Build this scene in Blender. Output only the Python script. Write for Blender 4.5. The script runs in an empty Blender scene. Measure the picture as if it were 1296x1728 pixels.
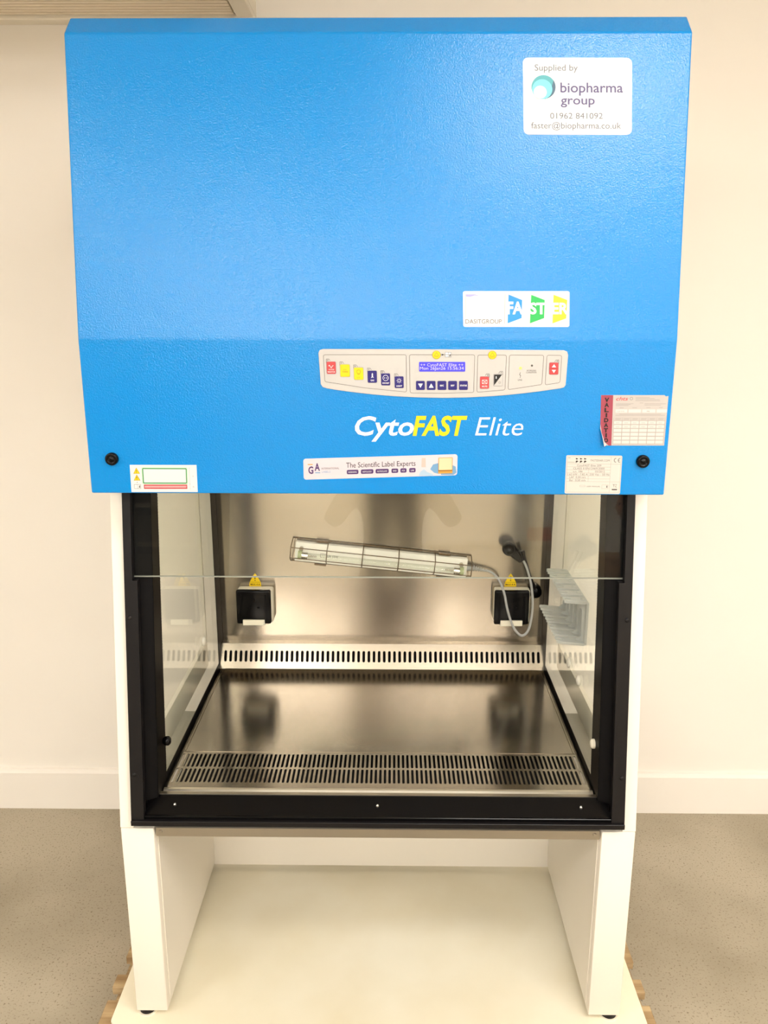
import bpy, bmesh, math, random
import numpy as np
from mathutils import Vector, Matrix
random.seed(7)
SC = bpy.context.scene
COL = SC.collection

# ------------------------------------------------------------------ camera
def set_camera():
    cam = bpy.data.cameras.new('camera')
    cam.sensor_fit = 'VERTICAL'; cam.sensor_height = 36.0
    cam.lens = 1385.45 / 1728 * 36.0
    cam.clip_start = 0.05
    o = bpy.data.objects.new('camera', cam); COL.objects.link(o)
    pitch, yaw, roll = 0.2499, 0.0109, -0.0012
    cy, sy, cp, sp = math.cos(yaw), math.sin(yaw), math.cos(pitch), math.sin(pitch)
    fw = Vector((-sy*cp, cy*cp, -sp)); rt = Vector((cy, sy, 0)); dn = fw.cross(rt)
    r2 = rt*math.cos(roll) + dn*math.sin(roll); d2 = -rt*math.sin(roll) + dn*math.cos(roll)
    if d2.z > 0: d2 = -d2
    M = Matrix((r2, -d2, -fw)).transposed().to_4x4()
    M.translation = (0.0291, -1.4618, 1.64)
    o.matrix_world = M
    SC.camera = o
set_camera()

# ------------------------------------------------------------------ world, exposure
w = bpy.data.worlds.new('world'); SC.world = w; w.use_nodes = True
w.node_tree.nodes['Background'].inputs[0].default_value = (1.0, 0.95, 0.88, 1)
w.node_tree.nodes['Background'].inputs[1].default_value = 0.3
SC.view_settings.view_transform = 'Standard'
SC.view_settings.look = 'None'
SC.view_settings.gamma = 1.0
SC.view_settings.use_curve_mapping = False
SC.view_settings.exposure = 0.0
LIGHT_STRENGTH = 23.5
WORK_LIGHT = 8.0        # tube lamp of the cabinet, under the top of the work area
LIGHT_COLOUR = (1.0, 0.972, 0.93)
# ceiling light fixtures: centre x, y, half-size x, half-size y
CEILING_Z = 2.72
CEILING_LIGHTS = [(-0.95, -3.45, 0.62, 0.32), (0.50, -3.45, 0.55, 0.15), (0.72, -1.28, 0.42, 0.20), (2.2, -1.9, 0.60, 0.22), (-2.2, -1.9, 0.60, 0.20),  # last two here: unseen side lights, added and sized to brighten the back wall
                  (-1.6, -5.4, 0.60, 0.30), (0.2, -5.4, 0.60, 0.30), (2.0, -5.4, 0.60, 0.30), (-0.9, -7.4, 0.60, 0.30), (1.1, -7.4, 0.60, 0.30)]

# ------------------------------------------------------------------ materials
def lin(c):
    return tuple(((v/255)/12.92 if v/255 <= 0.04045 else ((v/255+0.055)/1.055)**2.4) for v in c)
MATS = {}
def mat(name, rgb, rough=0.5, metal=0.0, spec=0.5, coat=0.0, emit=None, estr=0.0):
    if name in MATS: return MATS[name]
    m = bpy.data.materials.new(name); m.use_nodes = True
    b = m.node_tree.nodes['Principled BSDF']
    c = lin(rgb)
    b.inputs['Base Color'].default_value = (*c, 1)
    b.inputs['Roughness'].default_value = rough
    b.inputs['Metallic'].default_value = metal
    b.inputs['Specular IOR Level'].default_value = spec
    b.inputs['Coat Weight'].default_value = coat
    if emit:
        b.inputs['Emission Color'].default_value = (*emit, 1); b.inputs['Emission Strength'].default_value = estr
    MATS[name] = m
    return m
def nodes(m): return m.node_tree.nodes, m.node_tree.links, m.node_tree.nodes['Principled BSDF']
def add_bump(m, scale, strength, dist, detail=2, stretch=(1, 1, 1), kind='noise'):
    N, L, b = nodes(m)
    tc = N.new('ShaderNodeTexCoord'); mp = N.new('ShaderNodeMapping'); mp.inputs['Scale'].default_value = stretch
    L.new(tc.outputs['Object'], mp.inputs['Vector'])
    if kind == 'noise':
        t = N.new('ShaderNodeTexNoise'); t.inputs['Scale'].default_value = scale; t.inputs['Detail'].default_value = detail; out = t.outputs['Fac']
    else:
        t = N.new('ShaderNodeTexVoronoi'); t.feature = 'SMOOTH_F1'; t.inputs['Scale'].default_value = scale; out = t.outputs['Distance']
    L.new(mp.outputs['Vector'], t.inputs['Vector'])
    bp = N.new('ShaderNodeBump'); bp.inputs['Strength'].default_value = strength; bp.inputs['Distance'].default_value = dist
    L.new(out, bp.inputs['Height']); L.new(bp.outputs['Normal'], b.inputs['Normal'])
def add_mottle(m, a, c, scale, detail=4, stretch=(1, 1, 1), lo=0.35, hi=0.65):
    N, L, b = nodes(m)
    tc = N.new('ShaderNodeTexCoord'); mp = N.new('ShaderNodeMapping'); mp.inputs['Scale'].default_value = stretch
    t = N.new('ShaderNodeTexNoise'); t.inputs['Scale'].default_value = scale; t.inputs['Detail'].default_value = detail
    r = N.new('ShaderNodeValToRGB')
    r.color_ramp.elements[0].position = lo; r.color_ramp.elements[0].color = (*lin(a), 1)
    r.color_ramp.elements[1].position = hi; r.color_ramp.elements[1].color = (*lin(c), 1)
    L.new(tc.outputs['Object'], mp.inputs['Vector']); L.new(mp.outputs['Vector'], t.inputs['Vector'])
    L.new(t.outputs['Fac'], r.inputs['Fac']); L.new(r.outputs['Color'], b.inputs['Base Color'])
    return r
def brushed(name, rgb, rough, aniso, axis, stretch, bump=0.05):
    m = mat(name, rgb, rough, 1.0)
    N, L, b = nodes(m)
    b.inputs['Anisotropic'].default_value = aniso
    tg = N.new('ShaderNodeTangent'); tg.direction_type = 'RADIAL'; tg.axis = axis
    L.new(tg.outputs['Tangent'], b.inputs['Tangent'])
    add_bump(m, 60, bump, 0.0002, 3, stretch)
    return m

M_WALL = mat('wall_paint', (244, 238, 229), 0.85); add_bump(M_WALL, 90, 0.05, 0.002)
M_SKIRT = mat('skirting_paint', (244, 238, 229), 0.55)
M_CEIL = mat('ceiling_paint', (238, 230, 214), 0.9)
M_SOFFIT = mat('ribbed_panel', (236, 222, 198), 0.6)
M_BLUE = mat('blue_textured_paint', (0, 134, 212), 0.15, spec=0.5); add_bump(M_BLUE, 430, 0.5, 0.0011, 2)
M_WHITE = mat('white_powder_coat', (241, 234, 221), 0.45)
M_CREAM = mat('cream_sheet', (246, 238, 214), 0.35); add_mottle(M_CREAM, (240, 230, 202), (248, 241, 219), 3.5)
M_BLACK = mat('black_coated_metal', (16, 13, 14), 0.4, spec=0.3)
M_BLACKG = mat('black_gloss', (6, 5, 6), 0.2, spec=0.22)
M_FRIT = mat('black_glass_print', (6, 5, 5), 0.4, spec=0.06)
M_LINE = mat('black_lining', (6, 4, 5), 0.55, spec=0.15)
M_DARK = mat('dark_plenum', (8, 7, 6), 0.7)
M_STEEL_V = brushed('rear_wall_steel', (182, 173, 159), 0.17, 0.9, 'X', (1.2, 1, 40))
M_STEEL_H = brushed('tray_steel', (160, 153, 142), 0.17, 0.35, 'X', (1.2, 40, 1), 0.02)
M_STEEL_G = brushed('grille_steel', (158, 148, 132), 0.25, 0.3, 'X', (1.2, 40, 40), 0.02)
M_LIP = mat('bright_lip', (240, 232, 216), 0.35, 1.0)
M_STEEL_S = mat('plain_steel', (178, 170, 156), 0.3, 1.0)
M_WIRE = mat('cage_wire', (112, 92, 66), 0.4, 0.7)
M_CHROME = mat('chrome', (230, 230, 228), 0.12, 1.0)
M_LAMPW = mat('lamp_housing_white', (254, 251, 242), 0.4)
M_PLASTIC = mat('cream_plastic', (238, 232, 212), 0.4)
M_RACK = mat('rack_plastic', (178, 180, 172), 0.4)
M_GREY = mat('grey_cable', (170, 170, 168), 0.45)
M_FLOOR = mat('floor_screed', (160, 145, 120), 0.5)
M_WOOD = mat('pallet_wood', (205, 175, 125), 0.75); add_mottle(M_WOOD, (148, 118, 80), (198, 172, 130), 5, 6, (1, 9, 9))
M_PANEL = mat('panel_membrane', (196, 193, 189), 0.4)
M_PAPER = mat('sticker_white', (222, 221, 220), 0.35)
M_PAPERG = mat('sticker_silver', (190, 183, 177), 0.35)
M_PRINT = {}
def ink(name, rgb):
    if name not in M_PRINT: M_PRINT[name] = mat('ink_' + name, rgb, 0.4)
    return M_PRINT[name]
WHITE = ink('white', (236, 236, 236)); YEL = ink('yellow', (236, 206, 0)); NAVY = ink('navy', (32, 20, 112))
RED = ink('red', (198, 68, 70)); BLK = ink('black', (14, 12, 12)); LGREY = ink('grey', (150, 146, 142)); MGREY = ink('mid_grey', (92, 88, 84))
def glass_mat(name, tint, ior=1.5):
    m = bpy.data.materials.new(name); m.use_nodes = True
    N, L = m.node_tree.nodes, m.node_tree.links
    N.remove(N['Principled BSDF'])
    t = N.new('ShaderNodeBsdfTransparent'); t.inputs[0].default_value = (*tint, 1)
    g = N.new('ShaderNodeBsdfGlossy'); g.inputs['Roughness'].default_value = 0.0
    f = N.new('ShaderNodeFresnel'); f.inputs['IOR'].default_value = 1.5
    x = N.new('ShaderNodeMixShader')
    ge = N.new('ShaderNodeNewGeometry'); io = N.new('ShaderNodeMix')       # same pane reflectance on both faces
    io.inputs[2].default_value = ior; io.inputs[3].default_value = 1/ior
    L.new(ge.outputs['Backfacing'], io.inputs[0]); L.new(io.outputs[0], f.inputs['IOR'])
    L.new(f.outputs[0], x.inputs[0]); L.new(t.outputs[0], x.inputs[1]); L.new(g.outputs[0], x.inputs[2])
    L.new(x.outputs[0], N['Material Output'].inputs['Surface'])
    return m
M_GLASS = glass_mat('clear_glass', (0.97, 0.98, 0.96), 1.33)
M_SIDE = glass_mat('side_pane_glass', (0.97, 0.985, 0.955), 1.22)
M_TUBE = glass_mat('tube_glass', (0.97, 0.98, 0.96))

def floor_nodes():
    N, L, b = nodes(M_FLOOR)
    tc = N.new('ShaderNodeTexCoord')
    n1 = N.new('ShaderNodeTexNoise'); n1.inputs['Scale'].default_value = 2.2; n1.inputs['Detail'].default_value = 9
    r1 = N.new('ShaderNodeValToRGB')
    r1.color_ramp.elements[0].position = 0.36; r1.color_ramp.elements[0].color = (*lin((158, 147, 126)), 1)
    r1.color_ramp.elements[1].position = 0.62; r1.color_ramp.elements[1].color = (*lin((182, 171, 150)), 1)
    n2 = N.new('ShaderNodeTexNoise'); n2.inputs['Scale'].default_value = 200; n2.inputs['Detail'].default_value = 3
    r2 = N.new('ShaderNodeValToRGB')
    r2.color_ramp.elements[0].position = 0.58; r2.color_ramp.elements[0].color = (0, 0, 0, 1)
    r2.color_ramp.elements[1].position = 0.70; r2.color_ramp.elements[1].color = (1, 1, 1, 1)
    mx = N.new('ShaderNodeMix'); mx.data_type = 'RGBA'
    mx.inputs[7].default_value = (*lin((122, 108, 84)), 1)
    L.new(tc.outputs['Object'], n1.inputs['Vector']); L.new(tc.outputs['Object'], n2.inputs['Vector'])
    L.new(n1.outputs['Fac'], r1.inputs['Fac']); L.new(n2.outputs['Fac'], r2.inputs['Fac'])
    L.new(r2.outputs['Color'], mx.inputs[0]); L.new(r1.outputs['Color'], mx.inputs[6])
    L.new(mx.outputs[2], b.inputs['Base Color'])
floor_nodes()

# ------------------------------------------------------------------ mesh builder
class MB:
    def __init__(s): s.v = []; s.f = []; s.m = []; s.sm = []; s.mats = []
    def mi(s, m):
        if m not in s.mats: s.mats.append(m)
        return s.mats.index(m)
    def add(s, vs, fs, m, smooth=False):
        o = len(s.v); k = s.mi(m)
        s.v += [tuple(p) for p in vs]
        for f in fs:
            s.f.append([i + o for i in f]); s.m.append(k); s.sm.append(smooth)
        return s
    def bm(s, bm, m, smooth=False):
        bm.verts.index_update()
        s.add([v.co[:] for v in bm.verts], [[v.index for v in f.verts] for f in bm.faces], m, smooth); bm.free(); return s
    def box(s, x0, x1, y0, y1, z0, z1, m, bev=0.0, seg=1):
        b = bmesh.new(); bmesh.ops.create_cube(b, size=1)
        for v in b.verts: v.co = ((x0+x1)/2 + v.co.x*(x1-x0), (y0+y1)/2 + v.co.y*(y1-y0), (z0+z1)/2 + v.co.z*(z1-z0))
        if bev: bmesh.ops.bevel(b, geom=b.edges[:], offset=bev, segments=seg, profile=0.5, affect='EDGES')
        return s.bm(b, m, seg > 1)
    def prism(s, pts, fn, d0, d1, m, bev=0.0):
        """polygon pts (2-D), fn(u, v, d) -> 3-D, extruded d0..d1"""
        b = bmesh.new(); n = len(pts)
        A = [b.verts.new(fn(u, v, d0)) for u, v in pts]; B = [b.verts.new(fn(u, v, d1)) for u, v in pts]
        b.faces.new(A); b.faces.new(B[::-1])
        for i in range(n): b.faces.new((A[i], B[i], B[(i+1) % n], A[(i+1) % n])[::-1])
        bmesh.ops.recalc_face_normals(b, faces=b.faces[:])
        if bev: bmesh.ops.bevel(b, geom=b.edges[:], offset=bev, segments=2, profile=0.5, affect='EDGES')
        return s.bm(b, m)
    def flat(s, pts, fn, h, m):
        return s.add([fn(u, v, h) for u, v in pts], [list(range(len(pts)))], m)
    def cyl(s, p0, p1, r0, r1=None, n=20, m=None, cap=True, smooth=True):
        r1 = r0 if r1 is None else r1
        p0, p1 = Vector(p0), Vector(p1); d = (p1-p0).normalized()
        a = d.orthogonal().normalized(); c = d.cross(a)
        vs = []
        for p, r in ((p0, r0), (p1, r1)):
            for i in range(n):
                t = 2*math.pi*i/n; vs.append(p + (a*math.cos(t) + c*math.sin(t))*r)
        s.add(vs, [[i, (i+1) % n, n+(i+1) % n, n+i] for i in range(n)], m, smooth)
        if cap: s.add(vs, [list(range(n))[::-1], list(range(n, 2*n))], m)
        return s
    def tube(s, pts, r, n=8, m=None, cap=True):
        P = [Vector(p) for p in pts]; vs = []; fs = []; a = None
        R = r if isinstance(r, (list, tuple)) else [r]*len(P)
        for i, p in enumerate(P):
            d = (P[min(i+1, len(P)-1)] - P[max(i-1, 0)]).normalized()
            if a is None: a = d.orthogonal().normalized()
            else: a = (a - d*a.dot(d)).normalized()
            c = d.cross(a)
            for k in range(n):
                t = 2*math.pi*k/n; vs.append(p + (a*math.cos(t) + c*math.sin(t))*R[i])
        for i in range(len(P)-1):
            for k in range(n): fs.append([i*n+k, i*n+(k+1) % n, (i+1)*n+(k+1) % n, (i+1)*n+k])
        s.add(vs, fs, m, True)
        if cap: s.add(vs, [list(range(n))[::-1], [(len(P)-1)*n+k for k in range(n)]], m)
        return s
    def sphere(s, c, r, m, n=16, sc=(1, 1, 1)):
        b = bmesh.new(); bmesh.ops.create_uvsphere(b, u_segments=n, v_segments=n//2, radius=r)
        for v in b.verts: v.co = (c[0]+v.co.x*sc[0], c[1]+v.co.y*sc[1], c[2]+v.co.z*sc[2])
        return s.bm(b, m, True)
    def lathe(s, c, ax, prof, m, n=24):
        """profile [(distance along ax, radius)]"""
        c = Vector(c); d = Vector(ax).normalized(); a = d.orthogonal().normalized(); e = d.cross(a); vs = []
        for t, r in prof:
            for k in range(n):
                q = 2*math.pi*k/n; vs.append(c + d*t + (a*math.cos(q) + e*math.sin(q))*r)
        fs = []
        for i in range(len(prof)-1):
            for k in range(n): fs.append([i*n+k, i*n+(k+1) % n, (i+1)*n+(k+1) % n, (i+1)*n+k])
        s.add(vs, fs, m, True); s.add(vs, [list(range(n))[::-1], [(len(prof)-1)*n+k for k in range(n)]], m)
        return s

def root_loc(o):
    while o.parent: o = o.parent
    return Vector(o.location)
def obj(name, mb, parent=None, label=None, cat=None, group=None, kind=None, base=None, recalc=False):
    off = root_loc(parent) if parent else Vector(base or (0, 0, 0))
    me = bpy.data.meshes.new(name)
    me.from_pydata([(v[0]-off.x, v[1]-off.y, v[2]-off.z) for v in mb.v], [], mb.f)
    for m in mb.mats: me.materials.append(m)
    me.polygons.foreach_set('material_index', mb.m); me.polygons.foreach_set('use_smooth', mb.sm)
    if recalc:
        b = bmesh.new(); b.from_mesh(me); bmesh.ops.recalc_face_normals(b, faces=b.faces[:]); b.to_mesh(me); b.free()
    me.update()
    o = bpy.data.objects.new(name, me); COL.objects.link(o)
    if parent: o.parent = parent
    else: o.location = off
    for k, v in (('label', label), ('category', cat), ('group', group), ('kind', kind)):
        if v: o[k] = v
    return o
def thing(name, loc, label, cat, group=None):
    o = bpy.data.objects.new(name, None); COL.objects.link(o); o.location = loc; o.empty_display_size = 0.1
    o['label'] = label; o['category'] = cat
    if group: o['group'] = group
    return o

# flat lettering
TXT = {}
def glyphs(s, bold=0.0, shear=0.0):
    k = (s, bold, shear)
    if k not in TXT:
        c = bpy.data.curves.new('t', 'FONT'); c.body = s; c.size = 1; c.offset = bold; c.shear = shear; c.resolution_u = 3
        o = bpy.data.objects.new('t', c); me = o.to_mesh()
        vs = [(v.co.x, v.co.y) for v in me.vertices]; fs = [list(p.vertices) for p in me.polygons]
        o.to_mesh_clear(); bpy.data.objects.remove(o); bpy.data.curves.remove(c)
        TXT[k] = (vs, fs)
    return TXT[k]
CAP = max(v[1] for v in glyphs('H')[0])
def text(mb, s, fn, x0, x1, base, cap, m, h, bold=0.0, shear=0.0, up=-1):
    vs, fs = glyphs(s, bold, shear)
    a, b = min(v[0] for v in vs), max(v[0] for v in vs)
    kx = (x1-x0)/(b-a); ky = cap/CAP
    mb.add([fn(x0+(x-a)*kx, base+up*y*ky, h) for x, y in vs], fs, m)
def affine(design, metric):
    A = np.array([[x, y, 1] for x, y in design]); B = np.array(metric)
    return np.linalg.lstsq(A, B, rcond=None)[0]
def rrect(x0, y0, x1, y1, r, n=4):
    P = []
    for cx, cy, a in ((x1-r, y1-r, 0), (x0+r, y1-r, 90), (x0+r, y0+r, 180), (x1-r, y0+r, 270)):
        for i in range(n+1):
            t = math.radians(a+90*i/n); P.append((cx+r*math.cos(t), cy+r*math.sin(t)))
    return P
def circ(x, y, r, n=24, ry=None):
    ry = ry or r
    return [(x+r*math.cos(2*math.pi*i/n), y+ry*math.sin(2*math.pi*i/n)) for i in range(n)]
def line(mb, pts, fn, wd, m, h, closed=False):
    P = list(pts); n = len(P)
    for i in range(n if closed else n-1):
        (x0, y0), (x1, y1) = P[i], P[(i+1) % n]
        L = math.hypot(x1-x0, y1-y0) or 1; dx, dy = (y1-y0)/L*wd/2, -(x1-x0)/L*wd/2
        mb.flat([(x0+dx, y0+dy), (x1+dx, y1+dy), (x1-dx, y1-dy), (x0-dx, y0-dy)], fn, h, m)

# ------------------------------------------------------------------ the room
def structure(name, mb): return obj(name, mb, kind='structure')
WY = 0.955
structure('floor', MB().box(-3.5, 3.5, -8.6, WY+0.1, -0.1, 0, M_FLOOR))
structure('wall_back', MB().box(-3.5, 3.5, WY, WY+0.1, 0, CEILING_Z, M_WALL))
structure('wall_left', MB().box(-3.6, -3.5, -8.6, WY+0.1, 0, CEILING_Z, M_WALL))
structure('wall_right', MB().box(3.5, 3.6, -8.6, WY+0.1, 0, CEILING_Z, M_WALL))
structure('wall_front', MB().box(-3.5, 3.5, -8.7, -8.6, 0, CEILING_Z, M_WALL))
structure('ceiling', MB().box(-3.5, 3.5, -8.6, WY+0.1, CEILING_Z, CEILING_Z+0.1, M_CEIL))
def skirting():
    mb = MB()
    prof = [(WY, 0), (WY-0.016, 0), (WY-0.016, 0.132), (WY-0.010, 0.143), (WY, 0.145)]
    mb.prism(prof, lambda u, v, d: (d, u, v), -3.5, 3.5, M_SKIRT)
    structure('baseboard_back', mb)
skirting()
def soffit():
    # lowered ribbed ceiling box over the left part of the wall
    mb = MB(); z0 = 2.355; x1 = -0.335
    mb.box(-3.5, x1, 0.0, WY, z0+0.012, CEILING_Z, M_CEIL)
    n = 44; y0, y1 = 0.02, WY-0.05
    for i in range(n):
        a = y0 + (y1-y0)*i/n; b = a + (y1-y0)/n*0.72
        mb.box(-3.48, x1-0.05, a, b, z0+0.004, z0+0.013, M_SOFFIT)
    mb.box(-3.5, x1, WY-0.045, WY, z0-0.004, z0+0.013, M_CEIL, 0.003)
    mb.box(x1-0.045, x1, 0.0, WY-0.045, z0, z0+0.013, M_CEIL, 0.003)
    structure('trim_1', mb)
soffit()
M_LIGHT = mat('light_diffuser', (255, 255, 255), 0.6, emit=LIGHT_COLOUR, estr=LIGHT_STRENGTH)
def ceiling_light(x, y, hx, hy, lab):
    t = thing('ceiling_light', (x, y, CEILING_Z-0.06), lab, 'light')
    f = MB().box(x-hx-0.03, x+hx+0.03, y-hy-0.03, y+hy+0.03, CEILING_Z-0.03, CEILING_Z, M_WHITE, 0.004)
    obj('frame', f, t)
    obj('diffuser', MB().box(x-hx, x+hx, y-hy, y+hy, CEILING_Z-0.055, CEILING_Z-0.03, M_LIGHT), t)
LT = ['flush ceiling light behind the viewer, left of the middle, third row from the cabinet', 'flush ceiling light behind the viewer, right of the middle, third row from the cabinet',
      'small flush ceiling light just right of the viewer, nearest to the blue hood', 'unseen flush ceiling light on the right, added to brighten the back wall', 'unseen flush ceiling light on the left, added to brighten the back wall',
      'wide ceiling light of the fourth row, on the left', 'wide ceiling light of the fourth row, in the middle', 'wide ceiling light of the fourth row, on the right',
      'wide ceiling light of the last row, on the left', 'wide ceiling light of the last row, on the right']
for c, l in zip(CEILING_LIGHTS, LT): ceiling_light(*c, l)

# ------------------------------------------------------------------ pallet and board
def pallet():
    t = thing('wooden_pallet', (0, 0.28, 0), 'pale wooden pallet under the cream sheet that carries the cabinet stand', 'pallet')
    X = 0.609
    deck = [(-0.075, 0.054), (0.0886, 0.127), (0.178, 0.270), (0.31, 0.40), (0.44, 0.53), (0.57, 0.66)]
    for a, b in deck:
        e = random.uniform(-0.003, 0.004)
        obj('plank', MB().box(-X+e, X-e*0.5, a, b, 0.094, 0.115, M_WOOD, 0.0015), t)
    for x0, x1 in ((-0.600, -0.50), (-0.05, 0.05), (0.50, 0.600)):
        obj('bearer', MB().box(x0, x1, -0.070, 0.655, 0.074, 0.094, M_WOOD, 0.0015), t)
        for y in (-0.065, 0.22, 0.51):
            obj('block', MB().box(x0+0.003, x1-0.003, y, y+0.14, 0.018, 0.074, M_WOOD, 0.0015), t)
        obj('runner', MB().box(x0, x1, -0.070, 0.655, 0, 0.018, M_WOOD, 0.0015), t)
pallet()
def board():
    pts = rrect(-0.579, -0.022, 0.585, 0.62, 0.012)
    mb = MB().prism(pts, lambda u, v, d: (u, v, d), 0.1152, 0.127, M_CREAM)
    obj('base_sheet', mb, label='large cream sheet lying on the pallet under the cabinet stand', cat='sheet', base=(0, 0.3, 0.1152))
board()

# ------------------------------------------------------------------ stand
def stand():
    t = thing('cabinet_stand', (0, 0.25, 0.127), 'low white metal stand with two broad side legs carrying the cabinet', 'stand')
    zt, zb = 0.5965, 0.141
    for s in (-1, 1):
        a, b = sorted((s*0.4575, s*0.5255))
        mb = MB().box(a, b, 0, 0.50, zb, zt, M_WHITE, 0.002, 2)
        xi = s*0.4575
        lo, hi = sorted((xi, xi - s*0.0015))
        mb.box(lo, hi, 0.022, 0.482, zb+0.012, zt-0.002, M_WHITE)
        obj('leg_panel', mb, t)
        for y in (0.019, 0.47):
            f = MB().lathe((s*0.5063, y, 0.127), (0, 0, 1), [(0, 0.021), (0.003, 0.021)], M_PLASTIC)
            f.lathe((s*0.5063, y, 0.130), (0, 0, 1), [(0, 0.0175), (0.0105, 0.0165)], M_BLACK)
            obj('levelling_foot', f, t)
    obj('back_panel', MB().box(-0.4575, 0.4575, 0.483, 0.498, zb, zt, M_WHITE), t)
stand()

# ------------------------------------------------------------------ the safety cabinet
CAB = thing('safety_cabinet', (0, 0.38, 0.5975), 'white lab safety cabinet with a big blue hood, glass sash and steel work area', 'cabinet')
SL = lambda z, o=0.0: 0.15*(z-0.598) + o          # the leaning front plane
TRAY = 0.65
def carcass():
    zt = 2.085
    # outer side panels with a window opening behind the glass
    for s in (-1, 1):
        mb = MB(); a, b = sorted((s*0.5155, s*0.5255))
        z0 = 0.5985
        fn = lambda u, v, d: (d, u, v)
        mb.prism([(SL(z0), z0), (0.78, z0), (0.78, 0.672), (SL(0.672), 0.672)], fn, a, b, M_WHITE)          # bottom rail
        mb.prism([(SL(0.672), 0.672), (SL(0.672)+0.055, 0.672), (SL(1.32)+0.055, 1.32), (SL(1.32), 1.32)], fn, a, b, M_WHITE)   # front stile
        mb.prism([(0.772, 0.672), (0.78, 0.672), (0.78, 1.32), (0.772, 1.32)], fn, a, b, M_WHITE)           # rear stile
        mb.prism([(SL(1.32), 1.32), (0.78, 1.32), (0.78, zt), (SL(zt), zt)], fn, a, b, M_WHITE)
        obj('side_panel', mb, CAB)
        a, b = sorted((s*0.4985, s*0.5155))
        p = MB().prism([(SL(0.5985), 0.5985), (SL(0.5985)+0.02, 0.5985), (SL(1.4)+0.02, 1.4), (SL(1.4), 1.4)], fn, a, b, M_WHITE)
        obj('front_post', p, CAB)
    fn = lambda u, v, d: (d, u, v)
    obj('upper_case', MB().prism([(SL(1.32)+0.03, 1.32), (0.70, 1.32), (0.70, zt), (SL(zt)+0.03, zt)], fn, -0.515, 0.515, M_WHITE), CAB)
    obj('back_panel', MB().box(-0.453, 0.453, 0.765, 0.78, 0.60, 1.34, M_WHITE).box(-0.515, 0.515, 0.765, 0.78, 1.34, zt, M_WHITE), CAB)
    tb = MB().cyl((-0.40, 0.27, 1.297), (0.40, 0.27, 1.297), 0.013, n=16, m=mat('work_light', (255, 255, 255), 0.5, emit=LIGHT_COLOUR, estr=WORK_LIGHT))
    for x in (-0.415, 0.415): tb.box(x-0.015, x+0.015, 0.25, 0.29, 1.278, 1.3205, M_WHITE, 0.002)
    obj('work_light', tb, CAB)
    # closed box below and behind the work tray
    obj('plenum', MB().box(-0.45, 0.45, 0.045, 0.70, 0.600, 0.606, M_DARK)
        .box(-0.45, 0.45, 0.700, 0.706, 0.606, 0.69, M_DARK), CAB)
    lr = MB().box(-0.454, 0.454, 0.0, 0.03, 0.5775, 0.6003, M_STEEL_S, 0.002)
    r = obj('lower_rail', lr, CAB, label='bare steel strip below the black frame')
    for x in (-0.443, 0.443):
        obj('rivet', MB().lathe((x, 0.0, 0.5905), (0, -1, 0), [(0, 0.004), (0.0015, 0.003)], M_STEEL_S, 10), r)
carcass()

def hood():
    fn = lambda u, v, d: (d, u, v)
    prof = [(-0.0095, 1.3026), (-0.0095, 1.5778), (0.049, 2.0727), (0.0837, 2.1055), (0.205, 2.1055), (SL(2.06, -0.014), 2.06), (SL(1.3026, -0.014), 1.3026)]
    mb = MB().prism(prof, fn, -0.520, 0.520, M_BLUE, 0.0028)
    return obj('hood', mb, CAB, label='textured blue front hood')
HOOD = hood()
def lo(A):      # lower, upright part of the hood front
    return lambda x, y, h: ((x*A[0][0]+y*A[1][0]+A[2][0]), -0.0095-h, (x*A[0][1]+y*A[1][1]+A[2][1]))
def hi(A):      # upper, leaning part
    def f(x, y, h):
        X, Z = x*A[0][0]+y*A[1][0]+A[2][0], x*A[0][1]+y*A[1][1]+A[2][1]
        return (X, -0.0095+0.1182*(Z-1.5778)-h*0.993, Z+h*0.117)
    return f
H1, H2, H3, H4, H5 = 0.0006, 0.0009, 0.0012, 0.0015, 0.0018

def supplier_sticker():
    F = hi(affine([(105, 70), (845, 72), (825, 602), (88, 600)], [(0.2444, 2.0333), (0.4235, 2.0321), (0.4247, 1.9118), (0.2435, 1.9129)]))
    p = obj('supplier_sticker', MB().prism(rrect(96, 71, 836, 601, 36), F, 0, 0.0005, M_PAPER), CAB, label='large white rounded sticker with teal globe logo')
    mb = MB()
    g = ink('sticker_grey', (92, 92, 98)); pu = ink('purple', (70, 54, 108))
    text(mb, 'Supplied by', F, 176, 468, 160, 42, g, H1)
    text(mb, 'biopharma', F, 349, 775, 308, 66, pu, H1, 0.012)
    text(mb, 'group', F, 351, 583, 391, 60, pu, H1, 0.012)
    text(mb, '01962 841092', F, 278, 637, 490, 40, g, H1)
    text(mb, 'faster@biopharma.co.uk', F, 148, 762, 558, 42, g, H1)
    obj('lettering', mb, p)
    lg = MB()
    for cx, cy, r, c, h, nm in ((235, 272, 82, (62, 160, 170), H1, 'teal'), (225, 288, 68, (110, 222, 228), H3, 'aqua'), (211, 309, 45, (205, 250, 250), H4, 'pale')):
        lg.flat(circ(cx, cy, r, 32), F, h, ink(nm, c))
    # dark crescent at the lower right of the globe
    P = [(235+82*math.cos(t), 272+82*math.sin(t)) for t in np.linspace(-0.6, 1.5, 14)] + [(225+70*math.cos(t), 288+70*math.sin(t)) for t in np.linspace(1.35, -0.3, 14)]
    lg.flat(P, F, H2, ink('dark_teal', (40, 84, 110)))
    obj('globe_emblem', lg, p)
supplier_sticker()

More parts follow.
